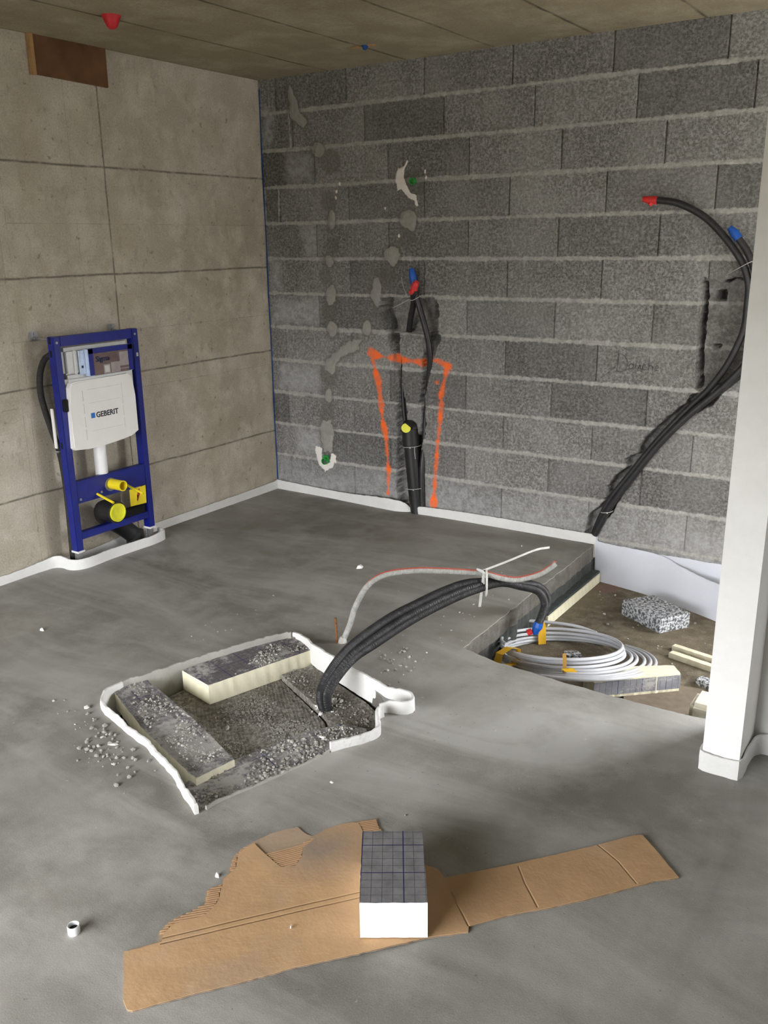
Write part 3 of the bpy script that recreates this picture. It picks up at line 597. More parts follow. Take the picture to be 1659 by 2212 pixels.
# ------------------------------------------------------------------ corner strip, plywood panel, ceiling bits
g = Geo(); g.tube([(.006, -.004+.0025*math.sin(z*9), z) for z in np.linspace(.06, 2.36, 60)], [.0026+.003*abs(mnoise.noise(Vector((z*6, 0, 0)))) for z in np.linspace(.06, 2.36, 60)], 6)
tag(g.build('corner_joint_strip', m_navyst), 'thin dark blue joint strip running down the corner between concrete and block walls', 'joint strip')
t = empty('plywood_panel', (0, -1.3, 2.245), 'reddish brown plywood panel set in the concrete wall just under the ceiling', 'wood panel')
Geo().prism([(-.205, .004), (.195, -.004), (.197, .165), (-.202, .165)], 0, .016, 'x', bev=.001).build('board', m_ply, t)
Geo().box((0, -.226, .0), (.024, -.206, .165), bev=.002).build('edge_batten', m_plyedge, t)
def cone(name, x, y, r, h, mat, label, cat):
    g = Geo(); prof = [(r*1.05, H), (r*1.0, H-h*.12), (r*.55, H-h*.85), (r*.30, H-h), (0.001, H-h)]; n = 20; k = 0
    for rr, zz in prof: g.v += [(x+rr*math.cos(2*math.pi*j/n), y+rr*math.sin(2*math.pi*j/n), zz) for j in range(n)]
    for i in range(len(prof)-1):
        for j in range(n): a = i*n+j; b = i*n+(j+1) % n; g.f.append((a, b, b+n, a+n)); g.mi.append(0)
    return tag(g.build(name, mat, None, True), label, cat)
cone('formwork_plug', .545, -1.515, .037, .05, m_redd, 'red plastic plug in the concrete ceiling', 'plug')
cone('ceiling_fixing', 1.031, -.416, .016, .02, m_navyst, 'small dark blue fixing in the ceiling near the block wall', 'fixing')
g = Geo(); g.prism([(.95, -.42), (1.0, -.44), (1.02, -.40), (.97, -.39)], H-.004, H+.001); g.prism([(1.045, -.42), (1.09, -.41), (1.075, -.385), (1.05, -.39)], H-.004, H+.001)
tag(g.build('ceiling_scrap', m_plyedge), 'thin tan scraps stuck to the ceiling beside the blue fixing', 'scrap')

# ------------------------------------------------------------------ perimeter foam strips
strip('edge_strip', [(.012, -3.6), (.012, -3.0), (.012, -2.4), (.013, -1.95), (.016, -1.80), (.026, -1.735), (.06, -1.712), (.115, -1.712), (.155, -1.685), (.170, -1.62), (.163, -1.5), (.168, -1.35), (.174, -1.22), (.160, -1.14), (.135, -1.118), (.10, -1.12)],
      -.05, [.045, .045, .042, .04, .048, .056, .060, .052, .050, .050, .050, .048, .048, .052, .05, .05], .011, m_foam)
tag(bpy.data.objects['edge_strip'], 'white foam edging strip curling out around the feet of the blue frame', 'foam strip')
tag(strip('edge_strip', [(.010, -1.68), (.012, -1.5), (.010, -1.3), (.012, -1.1), (.011, -.8), (.012, -.4), (.011, -.10), (.012, -.012)], -.05, [.022, .022, .035, .045, .045, .046, .05, .056], .010, m_foam),
    'white foam strip along the concrete wall from behind the blue frame to the corner', 'foam strip')
tag(strip('edge_strip', [(.006, -.012), (.15, -.014), (.37, -.016), (.60, -.030), (.80, -.042), (.93, -.046), (.995, -.030), (1.02, -.012)], -.05, [.057, .054, .048, .052, .064, .066, .052, .022], .012, m_foam),
    'white foam edging strip along the block wall from the corner to the drain pipe', 'foam strip')
tag(strip('edge_strip', [(1.03, -.014), (1.06, -.030), (1.12, -.026), (1.3, -.016), (1.6, -.013), (1.9, -.013), (2.158, -.012)], -.07, [.020, .036, .045, .050, .053, .050, .052], .011, m_foam),
    'white foam edging strip along the block wall from the drain pipe to the deep opening', 'foam strip')
tag(ribbon('edge_strip', [(2.164, -.010, .050), (2.17, -.012, .018), (2.35, -.010, .010), (2.50, -.012, .0), (2.61, -.04, -.030), (2.74, -.085, -.052), (2.95, -.18, -.060), (3.15, -.26, -.06)],
    [(2.164, -.008, -.2), (2.18, -.010, -.2), (2.30, -.03, -.2), (2.46, -.065, -.2), (2.62, -.125, -.2), (2.80, -.20, -.2), (2.98, -.29, -.2), (3.15, -.36, -.2)], .008, m_foamb),
    'tall bluish white foam strip peeling off the block wall inside the deep opening', 'foam strip')
tag(strip('edge_strip', [(2.40, -.004), (2.6, -.005), (2.9, -.005), (3.3, -.005)], -.19, [.0, .004, .006, .006], .005, m_foamb),
    'flat bluish white foam strip lying against the block wall behind the peeling strip', 'foam strip')
tag(strip('edge_strip', [(3.300, -1.640), (3.286, -1.66), (3.281, -1.72), (3.282, -1.80), (3.274, -1.822), (3.24, -1.8215), (3.178, -1.822), (3.1645, -1.80), (3.1645, -1.70), (3.165, -1.54)], -.0,
      [.066, .062, .060, .060, .062, .058, .060, .062, .060, .058], .009, m_foam), 'white foam edging strip wrapped around the foot of the bright wall pier', 'foam strip')
tag(strip('edge_strip', [(3.285, -1.645), (3.31, -1.632), (3.36, -1.630), (3.6, -1.630), (4.4, -1.630)], -.0, [.058, .066, .068, .066, .066], .012, m_foam), 'white foam edging strip at the foot of the wall right of the pier', 'foam strip')

# ------------------------------------------------------------------ pit in the middle of the floor
tag(strip('pit_edging', [(2.057, -2.790), (1.985, -2.757), (1.887, -2.708), (1.772, -2.660), (1.599, -2.610), (1.44, -2.572), (1.345, -2.534), (1.296, -2.475), (1.288, -2.395)],
      -.10, [.030, .026, .024, .022, .022, .024, .026, .024, .020], .013, m_foamn, wob=.004, rag=.004),
    'long wavy white foam strip lining the near left side of the floor pit', 'foam strip')
tag(strip('pit_edging', [(1.287, -2.394), (1.292, -2.37), (1.318, -2.30), (1.354, -2.159), (1.422, -1.965), (1.504, -1.772), (1.535, -1.742)],
      -.10, [.020, .019, .018, .017, .017, .020, .020], .012, m_foamg, wob=.003, rag=.003),
    'dusty grey foam strip lining the far left side of the floor pit', 'foam strip')
tag(strip('pit_edging', [(1.535, -1.73), (1.58, -1.738), (1.64, -1.765), (1.71, -1.805), (1.85, -1.853), (2.00, -1.905), (2.09, -1.932), (2.145, -1.952), (2.205, -1.945), (2.248, -1.962), (2.262, -1.995), (2.240, -2.022), (2.200, -2.035), (2.172, -2.055)],
      -.06, [.016, .018, .024, .028, .030, .032, .036, .038, .042, .044, .044, .044, .040, .030], .013, m_foam, wob=.003, rag=.002),
    'clean white foam strip on the far right of the pit, folded at its corner', 'foam strip')
tag(strip('pit_edging', [(2.196, -2.068), (2.192, -2.09), (2.200, -2.11), (2.235, -2.15), (2.252, -2.185), (2.235, -2.235), (2.205, -2.285), (2.176, -2.335)], -.06, [.03, .040, .046, .036, .030, .028, .028, .030], .013, m_foamd, wob=.002, rag=.003),
    'short bent white foam strip at the near right side of the pit', 'foam strip')
tag(strip('pit_edging', [(2.178, -2.345), (2.145, -2.46), (2.112, -2.58), (2.07, -2.70), (2.062, -2.765)], -.06, [.006, .004, .005, .006, .010], .008, m_foamg, rag=.003),
    'grimy flattened foam strip level with the floor on the near side of the pit', 'foam strip')

def local_prism(name, poly, z0, z1, mats, label, cat, bev=.0015, rag=.002, step=.02, group=None, origin=None, zrag=0, dome=0.0):
    """board with its own local axes along its first edge"""
    a = Vector((*poly[0], 0)); b = Vector((*poly[1], 0)); th = math.atan2((b-a).y, (b-a).x); R = Matrix.Rotation(-th, 3, 'Z')
    lp = [(R @ (Vector((*p, 0))-a))[:2] for p in poly]; lp = densify(lp, step, rag, True, 45)
    g = Geo().prism(lp, 0, z1-z0, mi=0, mi_top=1, bev=bev); o = g.build(name, mats)
    o.location = (a.x, a.y, z0); o.rotation_euler = (0, 0, th); return tag(o, label, cat, group)
# granular bed
pit_in = [(1.34, -2.51), (1.30, -2.40), (1.365, -2.16), (1.43, -1.97), (1.515, -1.765), (1.63, -1.77), (1.85, -1.86), (2.03, -1.925), (2.10, -1.965), (2.15, -2.02), (2.19, -2.11), (2.225, -2.19), (2.16, -2.335), (2.10, -2.575), (2.05, -2.76), (1.99, -2.735), (1.88, -2.69), (1.60, -2.59)]
local_prism('granular_board', [(1.375, -2.12), (1.34, -2.51), (1.60, -2.585), (1.88, -2.685), (2.03, -2.74), (2.08, -2.57), (2.15, -2.335), (2.14, -2.24), (1.955, -2.085), (1.62, -1.925), (1.545, -1.78), (1.515, -1.775), (1.43, -1.97)], -.135, -.085, [m_ww, m_ww],
            'dark grey granular board forming the sunken bed in the middle of the pit', 'board', rag=.003)
local_prism('granular_board', [(1.632, -1.925), (1.69, -1.792), (1.85, -1.866), (2.03, -1.93), (2.10, -1.97), (2.16, -2.04), (2.145, -2.09), (2.06, -2.11), (1.985, -2.10), (1.962, -2.077)], -.135, -.062, [m_ww, m_ww],
            'raised granular board at the right of the pit around the black conduits', 'board', rag=.003)
local_prism('insulation_board', [(1.875, -2.70), (2.035, -2.752), (2.095, -2.575), (2.155, -2.345), (2.218, -2.19), (2.15, -2.10), (2.06, -2.12), (1.985, -2.24), (1.925, -2.42), (1.86, -2.62)], -.084, -.045, [m_pu, m_foild2],
            'dust covered insulation board lying along the near side of the pit', 'insulation board', rag=.004)
boardA = local_prism('insulation_board', [(1.368, -2.183), (1.483, -1.721), (1.674, -1.777), (1.536, -2.216)][::-1], -.083, -.005, [m_pu, m_foild],
            'thick cream insulation board with dark gridded top across the far left of the pit', 'insulation board', rag=.0015)
boardB = local_prism('insulation_board', [(1.291, -2.300), (1.270, -2.430), (1.58, -2.555), (1.905, -2.650), (1.930, -2.508), (1.62, -2.395)][::-1], -.062, 0.000, [m_pu, m_foild2],
            'long dusty insulation board with cream sides lying along the left side of the pit', 'insulation board', rag=.004)
boardB.rotation_euler = (0, 0, boardB.rotation_euler.z)
for v in boardB.data.vertices:
    wx = (boardB.location.x + v.co.x*math.cos(boardB.rotation_euler.z)-v.co.y*math.sin(boardB.rotation_euler.z)-1.27)/.66
    v.co.z -= .020*max(0, wx)

# ------------------------------------------------------------------ conduits rising from the pit
cc = empty('conduit_bundle', (1.935, -2.05, -.08), 'pair of black corrugated conduits arching out of the pit towards the deep opening', 'conduits')
C0 = Vector(cc.location)
perp = Vector((.95, .32, 0)).normalized()
def shift(pts, d, o=(0, 0, 0)): return [Vector(p)+perp*d+Vector(o)-C0 for p in pts]
fade = lambda n: [min(1, i/6) for i in range(n)]
cu = [Vector(p)+perp*(-.010*min(1, i/5))-C0 for i, p in enumerate(COND_U)]; cl = [Vector(p)+perp*(.013*min(1, i/5)+.006)-C0 for i, p in enumerate(COND_L)]
cm = [(a+b)*.5+perp*.006+Vector((0, 0, .004)) for a, b in zip(cu, cl)]
cl = [p+Vector((0, 0, .010*min(1, i/5)*(1 if i < 11 else 0))) for i, p in enumerate(cl)]
Geo().tube(cm[:12]+[p+Vector((.0, .004, 0)) for p in cu[12:]], .0155, 12, rib=(.035, .0045), step=.0018).build('conduit', m_dustblack, cc, True)
ou = Geo().tube(cu, .0165, 14, rib=(.035, .0045), step=.0012).build('conduit', m_dustblack, cc, True)
ol = Geo().tube(cl, .0165, 14, rib=(.035, .0045), step=.0012).build('conduit', m_dustblack, cc, True)
e1 = Vector(COND_L[-1])+perp*.019-C0
g = Geo(); g.tube([e1+Vector((.004, .003, .012)), e1+Vector((0, 0, -.008)), e1+Vector((-.008, -.004, -.028)), e1+Vector((-.006, -.004, -.042))], [.0195, .021, .016, .012], 10)
for a in range(5):
    dx = random.uniform(-1, 1)*.02; g.add([e1+Vector((dx, -.004, .006)), e1+Vector((dx+.012, -.006, .010)), e1+Vector((dx*1.5+.004, -.010, -.018)), e1+Vector((dx*1.3, .002, -.012))], [(0, 1, 2, 3)])
g.build('blue_tape_end', m_blued, ol)
g = Geo(); g.tube([e1+Vector((-.020, -.012, -.028)), e1+Vector((-.036, -.024, -.036))], [.013, .014], 10); g.build('red_cap', m_red, ol)
# grey ribbed hose
HP = [(1.737, -1.672, -.004), (1.762, -1.651, .073), (1.78, -1.637, .146), (1.813, -1.611, .224), (1.85, -1.58, .265), (1.898, -1.542, .283), (1.972, -1.482, .288), (2.051, -1.417, .281), (2.132, -1.352, .27), (2.18, -1.313, .262), (2.229, -1.273, .241), (2.283, -1.229, .23), (2.348, -1.177, .248), (2.385, -1.147, .275), (2.401, -1.134, .292)]
hs = empty('ribbed_conduit', HP[0], 'grey ribbed conduit with a red stripe bending over the floor to the black conduits', 'conduit'); H0 = Vector(HP[0])
Geo().tube([Vector(p)-H0 for p in HP], .0115, 14, rib=(.055, .006), step=.0011).build('hose', m_hose, hs, True)
Geo().tube([Vector(p)-H0+Vector((.001, -.001, .0095)) for p in HP[2:]], .0052, 6, rib=(.08, .006), step=.0015).build('red_stripe', m_hosered, hs, True)
Geo().tube([(0, 0, .0), (.002, .001, .012), (.006, .004, .024)], [.021, .017, .0125], 12).build('mortar_collar', m_crumbw, hs, True)
def band(pts, w, t, seg_n=None, wdir=Vector((0, 0, 1))):
    g = Geo(); pts = spline(pts, .008)
    for p in pts: p = Vector(p); g.v += [tuple(p-wdir*w/2), tuple(p+wdir*w/2), tuple(p+wdir*w/2+Vector((.5, -.8, 0))*t), tuple(p-wdir*w/2+Vector((.5, -.8, 0))*t)]
    for i in range(len(pts)-1):
        for j in range(4): a = i*4+j; b = i*4+(j+1) % 4; g.f.append((a, b, b+4, a+4)); g.mi.append(0)
    return g
tb = empty('strap', (2.18, -1.33, .26), 'white strap knotted around the grey hose and black conduits, one end sticking up', 'strap'); T0 = Vector(tb.location)
q = lambda *a: Vector(a)-T0
band([q(2.172, -1.325, .275), q(2.215, -1.20, .283), q(2.270, -1.042, .296), q(2.300, -.962, .290)], .010, .002, wdir=Vector((.1, -.15, 1)).normalized()).build('long_tail', m_tie, tb)
band([q(2.188, -1.338, .265), q(2.186, -1.350, .20), q(2.180, -1.352, .135)], .011, .002, wdir=Vector((.83, .55, 0))).build('short_tail', m_tie, tb)
g = Geo()
for k, dx in enumerate((0, .013)):
    ring = [Vector((2.176+dx+.030*math.cos(a)*.5, -1.318+.030*math.cos(a)*-.8, .226+.052*math.sin(a)))-T0 for a in np.linspace(0, 2*math.pi, 24)]
    g.tube(ring, .0045, 6, caps=False)
g.tube([q(2.160, -1.345, .288), q(2.178, -1.335, .278), q(2.19, -1.33, .270)], [.004, .007, .004], 8)
g.build('knot', m_tie, tb, True)
tag(Geo().tube([(1.724, -1.690, -.01), (1.722, -1.688, .05), (1.719, -1.687, .105)], .0050, 10, rib=(.14, .004), step=.001).build('rebar_stub', m_rust), 'short rusty steel bar standing up from the screed beside the grey hose', 'steel bar')

# ------------------------------------------------------------------ front: cardboard with the insulation block
cb = empty('cardboard_sheet', (2.6, -2.9, .0), 'torn flattened brown cardboard sheet lying on the floor in front', 'cardboard')
def m_card_(name, base, ridges=None, crease=False):
    M = Mat(name, .85, .2); n = M.noise(5, 5, .6); f = M.noise(90, 3, .6)
    k = M.mix(M.rng(n, .3, .7), tuple(c*.84 for c in base), tuple(c*1.1 for c in base)); bh = M.math('MULTIPLY', f, .3)
    if crease:
        x, y, z = M.xyz()
        st = M.rng(M.noise(4.2, 4, .6, vec=M.map((1, 1, 1), (0, 0, 0), (.4, .2, 0))), .53, .68); d0 = M.n('VectorMath', {0: M.obj, 1: (-.165, .18, .004)}, operation='DISTANCE').outputs['Value']
        k = M.mix(M.math('MULTIPLY', M.rng(d0, .17, .03), M.rng(n, .3, .6, .3, .8)), k, (.22, .19, .165)); k = M.mix(M.math('MULTIPLY', st, .35), k, (.46, .36, .27))
        cr = None
        for pl in CREASE:
            for (ax, ay), (bx, by) in zip(pl[:-1], pl[1:]):
                ax -= 2.6; bx -= 2.6; ay += 2.9; by += 2.9; L = math.hypot(bx-ax, by-ay); dx, dy = (bx-ax)/L, (by-ay)/L
                al = M.math('ADD', M.math('MULTIPLY', x, dx), M.math('ADD', M.math('MULTIPLY', y, dy), -(ax*dx+ay*dy)))
                pe = M.math('ABSOLUTE', M.math('ADD', M.math('MULTIPLY', x, -dy), M.math('ADD', M.math('MULTIPLY', y, dx), ax*dy-ay*dx)))
                v = M.math('MULTIPLY', M.rng(pe, .0035, .0), M.math('MULTIPLY', M.math('GREATER_THAN', al, 0.0), M.math('LESS_THAN', al, L)))
                cr = v if cr is None else M.math('MAXIMUM', cr, v)
        k = M.mix(M.math('MULTIPLY', cr, .3), k, (.24, .14, .065)); bh = M.math('ADD', bh, M.math('MULTIPLY', cr, -1.8)); bh = M.math('ADD', bh, M.math('MULTIPLY', M.noise(4, 4, .6, dist=1.5), 1.0))
    M.col(k).bump(M.math('ADD', bh, M.math('MULTIPLY', M.noise(14, 3), 1.0)), .5, .003); return M.m
m_card = m_card_('kraft_board', (.50, .32, .175), crease=True); m_cardin = m_card_('kraft_liner', (.36, .27, .19)); m_flute = m_card_('kraft_flute', (.40, .25, .14))
off = lambda pl: [(a-2.6, b+2.9) for a, b in pl]
def sheet(pl, z0, z1, mat, name, rag, lift=None):
    p2 = densify(off(pl), .012, rag, True, 60)
    bm = bmesh.new(); vs = [bm.verts.new((a, b, 0)) for a, b in p2]
    bmesh.ops.triangle_fill(bm, edges=[bm.edges.new((vs[i], vs[(i+1) % len(vs)])) for i in range(len(vs))], use_beauty=True)
    bmesh.ops.subdivide_edges(bm, edges=[e for e in bm.edges if e.calc_length() > .05], cuts=3, use_grid_fill=True)
    bmesh.ops.triangulate(bm, faces=bm.faces[:])
    for f in bm.faces:
        if f.normal.z < 0: f.normal_flip()
    r = bmesh.ops.extrude_face_region(bm, geom=bm.faces[:])
    top = [v for v in r['geom'] if isinstance(v, bmesh.types.BMVert)]; tops = set(top)
    for v in bm.verts:
        w = max(0, mnoise.noise(v.co*5+Vector((3, 1, 0))))*.004 + (lift(v.co) if lift else 0)
        v.co.z = w + (z1 if v in tops else z0)
    bmesh.ops.recalc_face_normals(bm, faces=bm.faces[:]); me = bpy.data.meshes.new(name); bm.to_mesh(me); bm.free(); return link(name, me, mat, cb)
lf = lambda c: .003*max(0, min(1, ((c.x+.05)*.62-(c.y-.03)*.78-.02)*6))*max(0, 1-abs(c.x-.16)*7)
sheet(CB_FULL, .0008, .0022, m_cardin, 'liner', .0025, lf)
sheet(CB_TOP, .0040, .0056, m_card, 'top_sheet', .0012, lf)
def flutes(pl, dirv, name):
    d = Vector((dirv[0], dirv[1])).normalized(); nn = Vector((-d.y, d.x)); P = off(pl); g = Geo(); xs = [p[0]*nn.x+p[1]*nn.y for p in P]; ys = [p[0]*d.x+p[1]*d.y for p in P]
    s = min(xs)
    while s < max(xs):
        run = []; t = min(ys)
        while t < max(ys):
            x = nn.x*s+d.x*t; y = nn.y*s+d.y*t
            if inpoly(x, y, P): run.append((x, y, .0032+max(0, mnoise.noise(Vector((x*5+3, y*5+1, 0))))*.006+random.uniform(0, .0006)))
            elif len(run) > 2: g.tube(run, .0023, 6); run = []
            else: run = []
            t += .004
        if len(run) > 2: g.tube(run, .0018, 6)
        s += .0072
    return g.build(name, m_flute, cb, True)
flutes(FL1, (.045, .048), 'torn_fluting'); flutes(FL2, (.055, .080), 'torn_fluting'); flutes(FL3, (.045, .047), 'torn_fluting')
# insulation block standing on the cardboard
pb = [(2.710, -2.935), (2.838, -2.852), (2.697, -2.640), (2.570, -2.722)]
blk = local_prism('insulation_block', pb, .0100, .105, [m_puw, m_foil], 'white insulation block with a grey gridded top standing on the cardboard', 'insulation block', bev=.0008, rag=.0012, step=.012)
# pipe offcut
po = empty('pipe_offcut', (2.138, -3.272, 0), 'small pale grey pipe offcut standing alone on the floor at the lower left', 'pipe offcut')
g = Geo()
n = 24
for r, z in ((.0135, .0), (.0142, .004), (.0140, .020), (.0132, .0225), (.0118, .022), (.0112, .002)): g.v += [(r*math.cos(2*math.pi*j/n), r*math.sin(2*math.pi*j/n), z) for j in range(n)]
for i in range(5):
    for j in range(n): a = i*n+j; b = i*n+(j+1) % n; g.f.append((a, b, b+n, a+n)); g.mi.append(0)
g.build('ring', m_alu, po, True)
Geo().tube([(0, 0, .001), (0, 0, .012)], .0112, 20).build('bore', m_hole, po)

# ------------------------------------------------------------------ deep opening at the right
def bigcoil():
    t = empty('pipe_coil', (2.395, -1.025, -.2), 'loose coil of white plastic pipe lying in the deep opening', 'pipe coil'); t.rotation_euler = (0, 0, 0)
    nrm = Vector((-.11, .17, 1)).normalized(); ax = Vector((.833, .553, 0)); ax = (ax-nrm*ax.dot(nrm)).normalized(); ay = nrm.cross(ax)
    C = Vector((0.0, 0.0, .112)); loops = 8.06; pts = []; N = int(loops*56); rs = random.Random(3)
    r_l = [.245, .252, .243, .256, .264, .280, .298, .322, .340, .340]; z_l = [0, -.018, -.036, -.050, -.060, -.068, -.074, -.078, -.078, -.078]
    cx_l = [0, .002, .006, .014, .030, .044, .054, .060, .060, .06]; cy_l = [0, -.004, .0, -.004, -.002, .004, .012, .022, .03, .03]
    for i in range(N+1):
        a = i/56; k = min(int(a), 8); f = a-k; it = lambda l: l[k]*(1-f)+l[k+1]*f
        th = -2*math.pi*a+math.radians(195); r = it(r_l)+.003*math.sin(a*9.1)
        pts.append(C+ax*(it(cx_l)+r*math.cos(th))+ay*(it(cy_l)+r*math.sin(th))+nrm*(it(z_l)+.002*math.sin(a*7+1)))
    Geo().tube(pts, .0074, 10, step=.02).build('pipe', m_coil, t, True)
    for ang, m_, w in ((100, m_tape, .040), (212, m_tape, .034), (262, m_tapeb, .013)):
        g = Geo(); th = math.radians(ang); rows = []
        for s in (-.5, -.17, .17, .5):
            tt = th+s*w/.25; dr = ax*math.cos(tt)+ay*math.sin(tt); cc_ = C+nrm*(-.040 if ang == 100 else -.030); hh = .062 if ang == 100 else .040
            ins, outs = (.228, .275) if ang != 212 else (.232, .33)
            prof = [(ins, hh*.75), ((ins+outs)/2, hh), (outs, hh*.55), (outs+.012, -hh*.5), (outs-.004, -hh*.8), (ins-.003, -hh*.7)]
            rows.append([cc_+dr*a+nrm*b for a, b in prof])
        for r_ in rows: g.v += [tuple(p) for p in r_]
        for i in range(3):
            for j in range(6): a = i*6+j; b = i*6+(j+1) % 6; g.f.append((a, b, b+6, a+6)); g.mi.append(0)
        g.build('tape_band', m_, t)
    d = C+ax*(-.055)+ay*(-.295)+nrm*(-.038)
    Geo().add([d, d+ax*.045+nrm*.002, d+ax*.058-ay*.018-nrm*.008, d+ax*.010-ay*.022-nrm*.006, d-nrm*.001, d+ax*.045+nrm*.001, d+ax*.058-ay*.018-nrm*.0095, d+ax*.010-ay*.022-nrm*.0075], [(0, 1, 2, 3), (7, 6, 5, 4), (0, 4, 5, 1), (1, 5, 6, 2), (2, 6, 7, 3), (3, 7, 4, 0)]).build('tape_tail', m_tape, t)
    # the second, farther loose pipe end
    Geo().tube([C+ax*(-.17)+ay*.30+nrm*.018, C+ax*(-.10)+ay*.31+nrm*.018, C+ax*.02+ay*.300+nrm*.010, C+ax*.12+ay*.27+nrm*.0, C+ax*.20+ay*.22-nrm*.02], .0078, 10, step=.02).build('loose_end', m_coil, t, True)
bigcoil()
eb_ = [(2.651, -.493), (2.745, -.350), (2.535, -.225), (2.432, -.367)]
local_prism('foam_granule_block', eb_, -.2, -.128, [m_eps, m_eps], 'grey and white granulated foam block lying on the slab in the deep opening', 'foam block', bev=.002, rag=.003)
def box_at(name, c, size, rz, mats, label, cat, rx=0, ry=0, bev=.0015, group=None):
    o = Geo().prism(densify([(-size[0]/2, -size[1]/2), (size[0]/2, -size[1]/2), (size[0]/2, size[1]/2), (-size[0]/2, size[1]/2)], .02, .002, True, 50), 0, size[2], bev=bev, mi_top=1).build(name, mats)
    o.location = c; o.rotation_euler = (rx, ry, rz); return tag(o, label, cat, group)
box_at('foam_offcut', (2.87, -.645, -.2), (.24, .026, .022), math.radians(-12), [m_puold, m_pu], 'thin cream foam offcut, the farther of the pair beside the wall pier', 'foam offcut')
box_at('foam_offcut', (2.88, -.725, -.2), (.24, .030, .024), math.radians(-13), [m_puold, m_pu], 'thin cream foam offcut, the nearer of the pair beside the wall pier', 'foam offcut')
# gridded board piece on edge under the coil: foil side faces the camera, broken cream foam on top
gp = Geo().prism(densify([(0, 0), (.36, 0), (.365, .075), (.20, .095), (.10, .085), (0, .10)], .01, .004, True, 60), 0, .075, bev=.001, mi=0)
o = gp.build('broken_board', [m_pu]); o.location = (2.625, -1.245, -.192); o.rotation_euler = (0, 0, math.radians(43)); tag(o, 'broken cream insulation board with a gridded side propped under the coil', 'insulation board')
gm = m_foil_('gridded_foil_side', .15, (.30, .30, .31))
f = Geo().box((0.0, -.0015, .012), (.36, 0.0, .070)).build('gridded_face', gm, o)
f.rotation_euler = (0, 0, 0)
local_prism('cover_sheet', [(2.77, -1.32), (3.02, -1.12), (2.97, -.93), (2.84, -.96), (2.70, -1.10)], -.2, -.193, [m_sub, simple('dusty_brown_sheet', (.17, .135, .10), .9)], 'dusty brown sheet on the slab between the broken board and the pier', 'sheet')
box_at('foam_granule_chunk', (2.99, -.90, -.2), (.13, .045, .025), math.radians(-25), [m_eps, m_eps], 'long grey granulated foam scrap beside the pier', 'foam scrap')
box_at('foam_granule_chunk', (2.42, -.95, -.2), (.07, .05, .03), math.radians(30), [m_eps, m_eps], 'small grey granulated foam scrap inside the white pipe coil', 'foam scrap')
box_at('orange_tape_scrap', (2.69, -1.325, -.16), (.09, .03, .002), math.radians(40), [m_tapeb, m_tapeb], 'orange tape scrap below the broken board at the edge of the deep opening', 'tape scrap')
g = Geo(); g.box((3.015, -1.37, -.2), (3.15, -1.24, -.035), bev=.015)
tag(g.build('foam_tub', simple('cream_plastic', (.66, .63, .52), .5)), 'cream coloured box edge half hidden behind the foot of the pier', 'box')
lay = empty('insulation_layer', (2.15, -.35, -.2), 'insulation board with a dark top and a cream edge sticking out from under the screed', 'insulation board')
Geo().box((-.02, -.345, 0), (.046, .322, .052), bev=.002).build('cream_edge', m_pu, lay); Geo().box((-.02, -.34, .0525), (.044, .322, .066), bev=.002).build('dark_facing', simple('dark_facing', (.06, .072, .072), .7, .3, .25, 30, .3), lay)

# ------------------------------------------------------------------ toilet mounting frame
FY0, FY1 = -1.678, -1.178; XB, XF = .102, .147
w = empty('toilet_mounting_frame', (.12, -1.43, -.02), 'blue steel toilet mounting frame with a white cistern standing against the concrete wall', 'toilet frame'); W0 = Vector(w.location)
def wb(*b, **k):
    g = Geo()
    for a, c in b: g.box(Vector(a)-W0, Vector(c)-W0, **k)
    return g
wp = lambda *a: Vector(a)-W0
for s, y in ((0, FY0), (1, FY1-.038)):
    u = wb(((XB, y, .085), (XF, y+.038, 1.122)), bev=.003).build('upright', m_blue, w)
    for z in (.60, 1.03, 1.09): wb(((XB+.012, y-.0006 if s == 0 else y+.037, z), (XB+.026, y+.001 if s == 0 else y+.0386, z+.030))).build('slot', m_hole, u)
    wb(((XF-.002, y+.012, 1.090), (XF+.003, y+.024, 1.101)), bev=.002).build('bolt', m_zinc, u)
    ft = wb(((XB+.008, y+.006, -.195), (XF-.008, y+.032, .088)), bev=.002).build('foot', m_zinc, w)
    wb(((XB-.002, y-.003, .078), (XF+.004, y+.041, .088)), bev=.002).build('foot_collar', simple('white_collar', (.7, .7, .7), .5), ft)
wb(((XB+.010, FY0+.036, 1.076), (XF-.001, FY1-.036, 1.122)), bev=.003).build('top_rail', m_blue, w)
wb(((XF-.012, FY0+.036, .322), (XF-.002, FY1-.036, .432)), ((XB+.01, FY0+.036, .424), (XF-.004, FY1-.036, .432)), bev=.002).build('crossbar', m_blue, w)
wb(((XB+.005, FY0+.036, .140), (XF-.002, FY1-.036, .176)), bev=.003).build('lower_rail', m_blue, w)
for yy, zz in ((FY0+.046, .335), (-1.505, .343)): wb(((XF-.003, yy, zz), (XF+.002, yy+.012, zz+.012)), bev=.002).build('bolt', m_zinc, w)
wb(((XF+.0003, FY1-.022, .985), (XF+.0012, FY1-.010, 1.003))).build('spec_sticker', m_tie, w)
